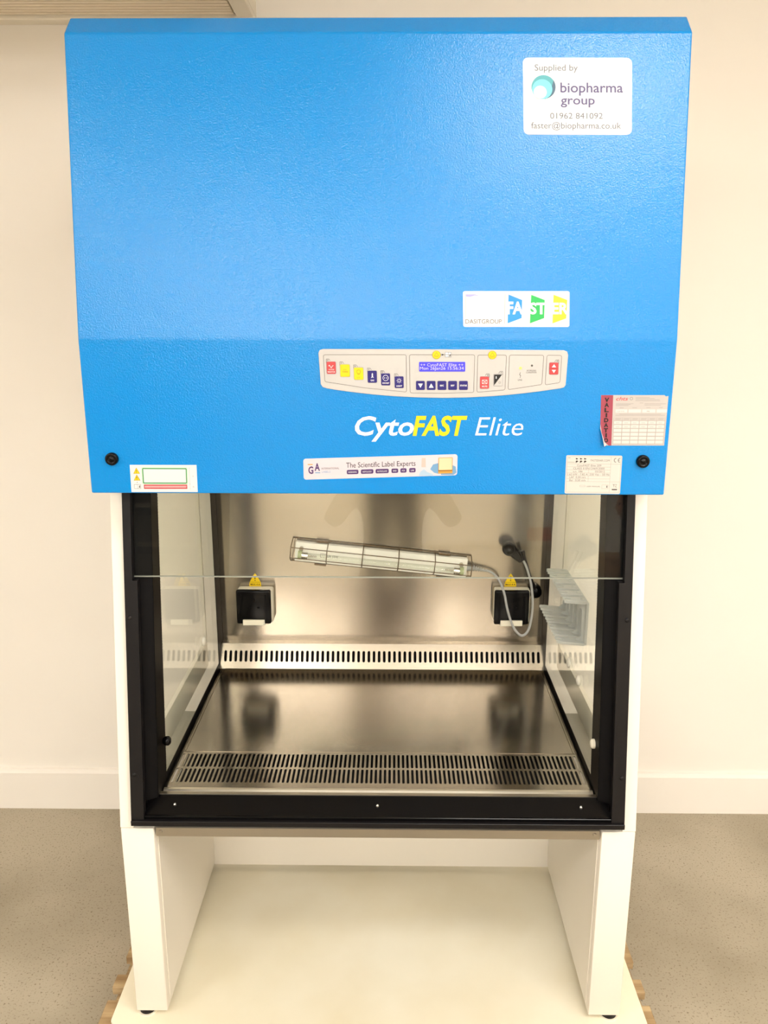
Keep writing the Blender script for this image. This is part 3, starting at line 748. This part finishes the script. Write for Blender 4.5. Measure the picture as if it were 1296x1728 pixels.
def perforated(mb, us, v0, v1, uw, cells, fn, th, m, mdark):
    """strip of slot cells: us = slot centres, slots from v0..v1 of width uw; cells = (ua, ub, va, vb) outer rectangle"""
    ua, ub, va, vb = cells; n = len(us); r = uw/2
    edges = [ua] + [(us[i]+us[i+1])/2 for i in range(n-1)] + [ub]
    for i, c in enumerate(us):
        l, rr = edges[i], edges[i+1]
        top = [(c + r*math.cos(t), v1-r + r*math.sin(t)) for t in np.linspace(0, math.pi, 7)]
        bot = [(c + r*math.cos(t), v0+r + r*math.sin(t)) for t in np.linspace(math.pi, 2*math.pi, 7)]
        ring = top + bot
        P = [fn(u, v, 0) for u, v in ring]; Q = [fn(u, v, th) for u, v in ring]; k = len(ring)
        o = [fn(*q, 0) for q in ((c, vb), (l, vb), (l, va), (c, va), (rr, va), (rr, vb))]
        mb.add(P + o, [[3, 4, 5, 6, 7, 8, 9, 10, k+3, k+2, k+1, k], [3, k, k+5, k+4, k+3, 10, 11, 12, 13, 0, 1, 2]], m)
        mb.add(P + Q, [[j, (j+1) % k, k+(j+1) % k, k+j] for j in range(k)], m, True)
def work_area():
    X = 0.4495
    fn = lambda u, v, d: (u, v, TRAY-d)
    mb = MB()
    mb.flat([(-X, 0.206), (X, 0.206), (X, 0.6445), (-X, 0.6445)], fn, 0, M_STEEL_H)
    n = 90
    us = [-0.4445 + 0.889*(i+0.5)/n for i in range(n)]
    perforated(mb, us, 0.1449, 0.1984, 0.0052, (-X, X, 0.1414, 0.206), fn, 0.0015, M_STEEL_H, M_DARK)
    perforated(mb, us, 0.0853, 0.1378, 0.0052, (-X, X, 0.066, 0.1414), fn, 0.0015, M_STEEL_H, M_DARK)
    # rolled front lip
    lip = [(0.066, 0), (0.060, 0.0004), (0.0555, 0.0025), (0.0535, 0.006), (0.0535, 0.014)]
    for (a, da), (b, db) in zip(lip[:-1], lip[1:]):
        mb.add([(-X, a, TRAY-da), (X, a, TRAY-da), (X, b, TRAY-db), (-X, b, TRAY-db)], [[0, 1, 2, 3]], M_LIP)
    t = obj('work_tray', mb, CAB, label='steel work tray with two rows of slots along its front')
    # raised seams along both sides and across the tray
    sm = MB()
    for s in (-1, 1):
        for x in (0.4405, 0.446):
            sm.box(s*x-0.001, s*x+0.001, 0.21, 0.64, TRAY, TRAY+0.0018, M_STEEL_G)
    sm.box(-0.446, 0.446, 0.2075, 0.209, TRAY, TRAY+0.0008, M_STEEL_G)
    obj('tray_seam', sm, t)
    # rear slotted grille, leaning back
    y0, z0, y1, z1 = 0.6445, 0.6503, 0.676, 0.7122
    L = math.hypot(y1-y0, z1-z0); ny, nz = (z1-z0)/L, -(y1-y0)/L
    fr = lambda u, v, d: (u, y0+(y1-y0)*v/L + ny*d, z0+(z1-z0)*v/L + nz*d)
    g = MB(); n = 62
    us = [-0.444 + 0.888*(i+0.5)/n for i in range(n)]
    va = L*0.27; vb = L*0.72
    perforated(g, us, va, vb, 0.0075, (-0.4515, 0.4515, 0, L), fr, 0.0015, M_STEEL_G, M_DARK)
    g.add([(-0.4515, y1, z1), (0.4515, y1, z1), (0.4515, 0.7045, z1-0.002), (-0.4515, 0.7045, z1-0.002)], [[0, 1, 2, 3]], M_STEEL_G)
    obj('rear_grille', g, CAB, label='leaning steel grille with a row of tall slots')
    obj('rear_wall', MB().box(-0.4525, 0.4525, 0.7052, 0.709, 0.690, 1.34, M_STEEL_V), CAB, label='brushed steel rear wall of the work area')
work_area()

def socket(xc, zc, knock=0):
    # weatherproof socket on the rear wall
    x0, x1, z0, z1 = xc-0.0475, xc+0.0475, zc-0.049, zc+0.049
    p = obj('power_socket', MB().box(x0+0.001, x1+0.004, 0.672, 0.7052, z0-0.001, z1-0.002, M_PLASTIC, 0.006, 3), CAB, label='cream wall socket with smoky black lid')
    lid = MB().box(x0, x1, 0.658, 0.674, z0, z1, M_BLACKG, 0.005, 3)
    for x in (x0+0.014, x1-0.014): lid.box(x-0.002, x+0.002, 0.655, 0.660, z0+0.012, z1-0.012, M_BLACKG, 0.001)
    for dx, dz, a, b in ((0.003, 0.022, 0.002, 0.005), (-0.009, 0.0, 0.0035, 0.002), (0.014, 0.0, 0.0035, 0.002)):
        lid.box(xc+dx-a, xc+dx+a, 0.6568, 0.6582, zc+dz-b, zc+dz+b, M_LINE)
    obj('lid', lid, p)
    obj('hinge_strip', MB().box(xc-0.030, xc+0.030, 0.6535, 0.668, z0-0.002, z0+0.0135, M_PLASTIC, 0.001), p)
socket(-0.353, 0.8262); socket(0.357, 0.828)
def wall_sign(xc, zt):
    F = lambda x, y, h: (xc+x, 0.7050-h, zt+y)
    p = obj('warning_sign', MB().prism([(0, 0), (0.0042, -0.005), (0.0155, -0.026), (0.0165, -0.038), (-0.0165, -0.038), (-0.0155, -0.026), (-0.0042, -0.005)], F, 0, 0.0006, ink('sign_yellow', (240, 204, 10))), CAB, label='yellow triangular warning sign above the socket')
    mb = MB(); bk = ink('sign_black', (40, 30, 10))
    line(mb, [(0, -0.0085), (0, -0.0165)], F, 0.0028, bk, 0.0009); mb.flat(circ(0, -0.0205, 0.0016, 8), F, 0.0009, bk)
    line(mb, [(-0.015, -0.0255), (0.015, -0.0255)], F, 0.0007, bk, 0.0009)
    text(mb, 'MAX 4 A', F, -0.0135, 0.0135, -0.0345, 0.005, bk, 0.0009, 0.01, up=1)
    obj('lettering', mb, p)
wall_sign(-0.3537, 0.9095); wall_sign(0.3574, 0.9125)
def uv_outlet():
    p = obj('lamp_outlet', MB().lathe((0.4245, 0.7052, 0.8655), (0, -1, 0), [(0, 0.0185), (0.018, 0.0175), (0.026, 0.016), (0.028, 0.0)], M_BLACKG), CAB, label='round black lamp outlet with strap')
    obj('strap', MB().tube([(0.420, 0.683, 0.876), (0.408, 0.675, 0.905), (0.396, 0.668, 0.94), (0.385, 0.664, 0.972), (0.379, 0.662, 0.992)], [0.0055, 0.005, 0.0045, 0.005, 0.006], 8, M_BLACK), p)
uv_outlet()

# ------------------------------------------------------------------ UV lamp hanging on the rear wall
def uv_lamp():
    t = thing('uv_lamp', (0, 0.70, 0.965), 'caged ultraviolet lamp with grey cable, hung tilted on the steel rear wall', 'lamp')
    O = Vector((-0.0022, 0.705, 0.957)); U = Vector((0.9949, 0, -0.1010)); V = Vector((0.1010, 0, 0.9949)); W = Vector((0, -1, 0))
    Q = lambda u, v, w: O + U*u + V*v + W*w
    hb = MB(); b = bmesh.new(); bmesh.ops.create_cube(b, size=1)
    for v in b.verts: v.co = Q(v.co.x*0.472, v.co.y*0.054+0.001, 0.016+v.co.z*0.02)
    bmesh.ops.bevel(b, geom=b.edges[:], offset=0.002, segments=1, affect='EDGES'); hb.bm(b, M_LAMPW)
    obj('housing', hb, t, label='long white lamp housing')
    tb = MB().cyl(Q(-0.205, -0.004, 0.038), Q(0.205, -0.004, 0.038), 0.008, n=16, m=M_TUBE, cap=False)
    tube = obj('tube', tb, t, label='clear lamp tube')
    for s in (-1, 1): obj('electrode', MB().cyl(Q(s*0.176, -0.004, 0.038), Q(s*0.198, -0.004, 0.038), 0.0022, n=8, m=M_STEEL_S), tube)
    for s in (-1, 1):
        e = MB().cyl(Q(s*0.2, -0.004, 0.038), Q(s*0.216, -0.004, 0.038), 0.0095, n=16, m=M_CHROME)
        a = [Q(s*0.216, -0.004-0.013, 0.026), Q(s*0.226, -0.004+0.013, 0.050)]
        e.cyl(Q(s*0.216, -0.004, 0.038), Q(s*0.226, -0.004, 0.038), 0.0125, n=8, m=mat('holder_green', (176, 184, 140), 0.5))
        e.cyl(Q(s*0.219, 0.012, 0.026), Q(s*0.219, 0.012, 0.036), 0.006, n=8, m=M_STEEL_S)
        obj('tube_holder', e, t)
    cage = MB(); r = 0.0013
    for v, w in ((0.033, 0.004), (0.0185, 0.050), (-0.011, 0.050), (-0.033, 0.004)):
        cage.tube([Q(-0.246, v, w), Q(0.246, v, w)], r, 8, M_WIRE)
    for u in (-0.246, -0.148, -0.051, 0.047, 0.146, 0.246):
        k = 0.0
        cage.tube([Q(u, 0.033, 0.003), Q(u, 0.031, 0.012), Q(u, 0.0195, 0.0515), Q(u, -0.012, 0.0515), Q(u, -0.031, 0.012), Q(u, -0.033, 0.003)], r, 8, M_WIRE)
    obj('wire_cage', cage, t, label='wire guard round the tube')
    for u in (-0.165, 0.172):
        for s in (-1, 1):
            c = MB(); b = bmesh.new(); bmesh.ops.create_cube(b, size=1)
            for v in b.verts: v.co = Q(u+v.co.x*0.032, s*0.0325+v.co.y*0.005, 0.013+v.co.z*0.012)
            c.bm(b, M_WIRE); obj('clip', c, t)
    lb = MB()
    Fl = lambda x, y, h: Q(x, y, 0.0262+h)
    line(lb, rrect(-0.166, -0.008, -0.150, 0.002, 0.0005), Fl, 0.0008, MGREY, 0.0003, True); text(lb, 'UV 15W', Fl, -0.147, -0.118, -0.007, 0.007, MGREY, 0.0003, up=1)
    obj('lettering', lb, t)
    # strain relief, cable and plug
    sr = MB(); pts = [Q(0.236, 0.002, 0.018), Q(0.252, 0.002, 0.018)]
    sr.cyl(pts[0], pts[1], 0.009, 0.008, 14, M_GREY)
    for i in range(5):
        p0 = Q(0.254+i*0.0066, 0.002-i*0.0006, 0.018); p1 = Q(0.2575+i*0.0066, 0.002-i*0.0006, 0.018)
        sr.cyl(p0, p1, 0.0075-i*0.0007, 0.0073-i*0.0007, 14, M_GREY)
    sr.cyl(Q(0.252, 0.002, 0.018), Q(0.29, -0.002, 0.018), 0.0035, 0.003, 10, M_GREY)
    obj('strain_relief', sr, t)
    ctl = [(0.285, 0.687, 0.928), (0.306, 0.684, 0.919), (0.322, 0.672, 0.902), (0.334, 0.655, 0.872), (0.3415, 0.648, 0.835), (0.352, 0.645, 0.80), (0.366, 0.645, 0.770), (0.3855, 0.645, 0.753),
           (0.402, 0.645, 0.768), (0.4095, 0.645, 0.806), (0.411, 0.646, 0.850), (0.405, 0.650, 0.90), (0.393, 0.652, 0.942), (0.3825, 0.654, 0.965)]
    P = [Vector(c) for c in ctl]; path = []
    for i in range(len(P)-1):
        a, b, c, d = P[max(i-1, 0)], P[i], P[i+1], P[min(i+2, len(P)-1)]
        for k in range(6):
            q = k/6; path.append(0.5*((2*b) + (c-a)*q + (2*a-5*b+4*c-d)*q*q + (3*b-a-3*c+d)*q**3))
    path.append(P[-1])
    obj('cable', MB().tube(path, 0.0034, 10, M_GREY), t, label='grey cable hanging in a loop')
    pl = MB()
    c = Vector((0.352, 0.665, 0.994)); d = Vector((0.60, 0, -0.80)).normalized()
    pl.lathe(c + Vector((-0.004, 0.012, 0.002)), (-0.25, -1, 0.05), [(0, 0.018), (0.003, 0.0195), (0.018, 0.0195), (0.024, 0.017), (0.0245, 0.013), (0.018, 0.012), (0.018, 0.0)], M_BLACKG)
    pl.tube([c + d*0.006, c + d*0.018, c + d*0.03, c + d*0.042], [0.015, 0.0135, 0.010, 0.006], 14, M_BLACKG)
    obj('plug', pl, t, label='black round plug')
uv_lamp()

# ------------------------------------------------------------------ pipette rack on the right glass
def rack():
    t = thing('pipette_rack', (0.452, 0.31, 0.915), 'pale grey pipette rack with six hooked arms on the right glass wall', 'rack')
    bp = MB().box(0.4465, 0.4515, 0.20, 0.425, 0.918, 1.016, M_RACK, 0.001)
    obj('back_plate', bp, t)
    for i in range(6):
        y = 0.215 + i*0.039
        fn = lambda u, v, d: (u, d, v)
        h = MB()
        # web against the plate
        h.prism([(0.447, 0.917), (0.447, 1.020), (0.436, 1.022), (0.432, 1.006), (0.440, 0.996), (0.441, 0.934), (0.430, 0.926)], fn, y-0.0012, y+0.0022, M_RACK)
        # upper and lower arms: flat forked tongues that rise towards their tips
        def tongue(x0, tip, zb, rise, th, hw):
            P = [(x0, y-hw), (tip+0.013, y-hw), (tip+0.003, y-hw+0.002), (tip, y-hw+0.005), (tip, y-0.006), (tip+0.004, y-0.003), (tip+0.014, y-0.002), (tip+0.018, y+0.001),
                 (tip+0.014, y+0.004), (tip+0.004, y+0.005), (tip, y+0.008), (tip, y+hw-0.005), (tip+0.003, y+hw-0.002), (tip+0.013, y+hw), (x0, y+hw)]
            h.prism(P, lambda u, v, d: (u, v, zb + (x0-u)*rise + d), 0, th, M_RACK, 0.0006)
        tongue(0.447, 0.3865, 0.9165, 0.10, 0.0055, 0.0150)
        tongue(0.447, 0.3990, 1.0115, 0.05, 0.0075, 0.0135)
        obj('hook', h, t)
rack()

# ------------------------------------------------------------------ the room behind the viewer, seen in the glass and steel
M_CLOTH = mat('dark_cloth', (26, 24, 28), 0.9); M_JEAN = mat('dark_trousers', (30, 30, 36), 0.9); M_SKIN = mat('skin', (206, 156, 128), 0.55)
M_HAIR = mat('brown_hair', (46, 32, 24), 0.7); M_SHOE = mat('dark_shoes', (20, 18, 18), 0.6); M_EYE = mat('eye', (30, 22, 18), 0.2); M_LIP = mat('lip', (170, 96, 88), 0.5)
def skin_mesh(verts, edges, radii, sub=1):
    me = bpy.data.meshes.new('s'); me.from_pydata(verts, edges, []); o = bpy.data.objects.new('s', me); COL.objects.link(o)
    md = o.modifiers.new('skin', 'SKIN'); md.use_smooth_shade = True
    for v, r in zip(me.skin_vertices[0].data, radii): v.radius = r if isinstance(r, tuple) else (r, r)
    me.skin_vertices[0].data[0].use_root = True
    sb = o.modifiers.new('sub', 'SUBSURF'); sb.levels = sub; sb.render_levels = sub
    dg = bpy.context.evaluated_depsgraph_get(); dg.update()
    ev = o.evaluated_get(dg); m2 = ev.to_mesh()
    vs = [tuple(v.co) for v in m2.vertices]; fs = [list(p.vertices) for p in m2.polygons]
    ev.to_mesh_clear(); bpy.data.objects.remove(o); bpy.data.meshes.remove(me)
    return vs, fs
def person(loc, face, height, label, hands, hair_long, th=0.09, hx=0.095):
    """face = heading angle (0 looks along +Y); hands: targets in body space (x right, y forward, z up) for left and right"""
    k = height/1.75
    V = []; E = []; R = []
    def n(p, r, par=None):
        V.append(Vector(p)*k); R.append((r[0]*k, r[1]*k) if isinstance(r, tuple) else r*k); i = len(V)-1
        if par is not None: E.append((par, i))
        return i
    pel = n((0, 0, 0.95), (0.155, 0.11)); wa = n((0, 0.0, 1.10), (0.135, 0.10), pel); ch = n((0, 0.0, 1.28), (0.155, 0.11), wa); up = n((0, -0.01, 1.41), (0.13, 0.085), ch)
    nk = n((0, 0.0, 1.49), 0.055, up); nk2 = n((0, 0.015, 1.545), 0.052, nk)
    for s in (-1, 1):
        hp = n((s*hx, 0, 0.86), (th, th), pel); kn = n((s*(hx+0.005), 0.015, 0.49), th*0.70, hp); an = n((s*0.105, -0.02, 0.10), 0.042, kn)
        n((s*0.115, 0.05, 0.045), (0.042, 0.036), an); n((s*0.12, 0.14, 0.035), (0.04, 0.028), len(V)-1)
        sh = n((s*0.185, -0.005, 1.40), 0.06, up)
        h = hands[0 if s < 0 else 1]; H = Vector(h)/k; S = V[sh]/k
        mid = (S+H)/2; D = (H-S).length; drop = math.sqrt(max(0.0, 0.29**2-(D/2)**2))
        el = mid + Vector((s*0.5, -0.25, -0.85)).normalized()*drop
        e = n(el, 0.043, sh); w_ = n(H - (H-el).normalized()*0.07, 0.028, e); n(H, (0.036, 0.02), w_)
    vs, fs = skin_mesh([tuple(v) for v in V], E, R, 2)
    root = thing('person', loc, label, 'person')
    rot = Matrix.Rotation(face, 4, 'Z'); L = Vector(loc)
    T = lambda p: L + rot @ Vector(p)
    mb = MB()
    wr = [Vector(h) for h in hands]
    for f in fs:
        c = sum((Vector(vs[i]) for i in f), Vector())/len(f)
        m = M_CLOTH if c.z > 0.93*k else (M_JEAN if c.z > 0.09*k else M_SHOE)
        if c.z > 1.485*k and abs(c.x) < 0.08: m = M_SKIN
        if min((c-h).length for h in wr) < 0.095*k: m = M_SKIN
        o = len(mb.v); mb.v += [tuple(T(vs[i])) for i in f]; mb.f.append(list(range(o, o+len(f)))); mb.m.append(mb.mi(m)); mb.sm.append(True)
    # head, part of the same figure
    hb = bmesh.new(); bmesh.ops.create_uvsphere(hb, u_segments=24, v_segments=18, radius=1)
    HC = Vector((0, 0.03, 1.635))*k
    for v in hb.verts:
        x, y, z = v.co
        wd = 0.076*(1 - 0.22*max(0, -z)); dp = 0.096*(1 - 0.10*max(0, -z))
        q = Vector((x*wd, y*dp + (0.012 if z < -0.4 and y > 0 else 0), z*0.118))
        if y > 0.75 and abs(x) < 0.30 and -0.45 < z < 0.1: q.y += 0.022*(1-abs(x)/0.30)*(1-abs(z+0.22)/0.33 if abs(z+0.22) < 0.33 else 0)
        v.co = T(HC + q*k)
    mb.bm(hb, M_SKIN, True)
    b = obj('body', mb, root)
    me = b.data; w2 = bmesh.new(); w2.from_mesh(me); bmesh.ops.remove_doubles(w2, verts=w2.verts[:], dist=1e-5); w2.to_mesh(me); w2.free()
    hh = MB(); q = bmesh.new(); bmesh.ops.create_uvsphere(q, u_segments=24, v_segments=16, radius=1)
    bmesh.ops.delete(q, geom=[v for v in q.verts if v.co.y > 0.55 and v.co.z < 0.45 or v.co.z < (-0.9 if hair_long else -0.45)], context='VERTS')
    for v in q.verts:
        x, y, z = v.co; v.co = T(HC + Vector((x*0.087, y*0.106-0.012, z*0.128+0.010 - (0.03 if hair_long and z < -0.3 else 0)))*k)
    hh.bm(q, M_HAIR, True); obj('hair', hh, root)
    for s in (-1, 1):
        obj('ear', MB().sphere(T(HC+Vector((s*0.078, -0.005, -0.012))*k), 0.026*k, M_SKIN, 12, (0.5, 0.8, 1.15)), root)
        obj('eye', MB().sphere(T(HC+Vector((s*0.030, 0.083, 0.006))*k), 0.011*k, M_EYE, 10), root)
    obj('mouth', MB().sphere(T(HC+Vector((0, 0.088, -0.068))*k), 0.02*k, M_LIP, 12, (1, 0.4, 0.3)) if abs(face) < 0.1 else MB().sphere(T(HC+Vector((0, 0.088, -0.068))*k), 0.02*k, M_LIP, 12, (0.4, 1, 0.3)), root)
    for i, h in enumerate(hands):
        H = Vector(h); s = -1 if i == 0 else 1
        fm = MB()
        fwd = Vector((0, 1, 0.25)).normalized() if h[1] > 0.2 else Vector((0, 0.15, -1)).normalized()
        sd = Vector((1, 0, 0)) if h[1] > 0.2 else Vector((0, 1, 0))
        for j, ln in enumerate((0.068, 0.078, 0.074, 0.058)):
            p0 = H + sd*(j-1.5)*0.019*s + fwd*0.012; p1 = p0 + fwd*ln*0.45; p2 = p1 + (fwd*0.8 + Vector((-s*0.5, 0, 0)))*ln*0.5
            fm.tube([T(p0), T(p1), T(p2)], [0.0095, 0.0088, 0.007], 8, M_SKIN)
        p0 = H - sd*s*0.03; fm.tube([T(p0), T(p0 - sd*s*0.02 + fwd*0.03), T(p0 - sd*s*0.02 + fwd*0.055)], [0.011, 0.010, 0.008], 8, M_SKIN)
        obj('fingers', fm, root)
    return root
person((0.03, -1.77, 0), 0.0, 1.76, 'person in dark clothes taking the photograph, mirrored as the dark middle of the steel', [(-0.088, 0.205, 1.575), (0.088, 0.205, 1.575)], False, 0.128, 0.075)
obj('phone', MB().box(0.03-0.082, 0.03+0.082, -1.486, -1.477, 1.60, 1.678, M_BLACKG, 0.003, 2), label='dark phone held up by the person taking the photograph', cat='phone', base=(0.03, -1.48, 1.6))
person((1.72, -4.05, 0), math.pi/2, 1.60, 'person in a dark top seen side-on, mirrored at the right end of the sash', [(-0.24, 0.06, 0.80), (0.24, 0.06, 0.80)], True)
def worktable():
    t = thing('work_table', (1.75, -3.35, 0), 'long table with a dark top, mirrored low at the right end of the sash', 'table')
    wd = mat('table_top_dark', (70, 62, 56), 0.4)
    obj('table_top', MB().box(1.05, 2.45, -3.65, -3.05, 0.86, 0.90, wd, 0.003), t)
    for x in (1.09, 2.41):
        for y in (-3.61, -3.09): obj('leg', MB().box(x-0.025, x+0.025, y-0.025, y+0.025, 0, 0.86, M_STEEL_S, 0.002), t)
    c = thing('cardboard_box', (1.6, -3.3, 0.90), 'brown cardboard box on the table, mirrored low at the right of the sash', 'box')
    cb = mat('cardboard', (176, 136, 92), 0.85)
    obj('carton', MB().box(1.32, 1.86, -3.5, -3.15, 0.90, 1.13, cb, 0.003), c)
    obj('flap', MB().prism([(-3.5, 1.13), (-3.58, 1.16), (-3.578, 1.163), (-3.498, 1.134)], lambda u, v, d: (d, u, v), 1.32, 1.86, cb), c)
worktable()
def store():
    c = thing('bench_cabinet', (0.95, -5.6, 0), 'tall pale bench cabinet, mirrored in the steel behind the plug', 'cabinet')
    pw = mat('pale_bench', (206, 198, 184), 0.5)
    obj('carcass', MB().box(0.35, 1.55, -6.0, -5.4, 0, 1.22, pw, 0.004), c)
    obj('worktop', MB().box(0.32, 1.58, -6.02, -5.36, 1.22, 1.26, mat('bench_top', (238, 232, 222), 0.3), 0.004), c)
    for x in (0.38, 0.97): obj('door', MB().box(x, x+0.55, -5.4, -5.38, 0.08, 1.18, pw, 0.004), c)
    k = thing('red_crate', (1.34, -5.7, 1.26), 'small red crate on the bench, mirrored faintly in the sash', 'crate')
    rd = mat('crate_red', (196, 112, 96), 0.5)
    x0, x1 = 1.26, 1.44
    m = MB().box(x0, x1, -5.80, -5.60, 1.26, 1.272, rd)
    for a in ((x0, x1, -5.80, -5.788), (x0, x1, -5.612, -5.60), (x0, x0+0.012, -5.788, -5.612), (x1-0.012, x1, -5.788, -5.612)): m.box(*a, 1.272, 1.38, rd)
    obj('shell', m, k); obj('rim', MB().box(x0-0.008, x1+0.008, -5.60, -5.592, 1.368, 1.38, rd, 0.002), k)
    s = thing('shelving_unit', (-1.75, -3.7, 0), 'dark shelving unit, mirrored at the left end of the sash', 'shelf')
    dk = mat('dark_shelf', (44, 38, 34), 0.6); ed = mat('shelf_edge', (150, 138, 118), 0.5)
    for x in (-2.45, -1.15): obj('side', MB().box(x-0.02, x+0.02, -4.1, -3.5, 0, 2.1, dk, 0.003), s)
    obj('back', MB().box(-2.43, -1.17, -4.1, -4.08, 0.05, 2.1, dk), s)
    for z in (0.1, 0.55, 0.95, 1.2, 1.45, 1.75, 2.07):
        o = obj('shelf', MB().box(-2.43, -1.17, -4.08, -3.51, z-0.012, z+0.012, dk), s)
        obj('edge_strip', MB().box(-2.43, -1.17, -3.51, -3.5, z-0.014, z+0.014, ed, 0.002), o)
    bx = mat('grey_box', (92, 86, 76), 0.7)
    for i, (x, z) in enumerate(((-1.62, 1.212), (-2.0, 1.212), (-1.6, 1.462), (-2.05, 1.462), (-1.5, 0.962))):
        q = thing('storage_box', (x, -3.75, z), ('grey box on the fourth shelf up, nearer the aisle', 'grey box on the fourth shelf up, nearer the wall', 'grey box on the fifth shelf up, nearer the aisle', 'grey box on the fifth shelf up, nearer the wall', 'lone grey box on the third shelf up')[i], 'box', 'boxes on the dark shelving')
        obj('carton', MB().box(x-0.16, x+0.16, -3.95, -3.56, z+0.001, z+0.15, bx, 0.003), q)
        obj('lid', MB().box(x-0.165, x+0.165, -3.955, -3.555, z+0.15, z+0.175, bx, 0.003), q)
store()
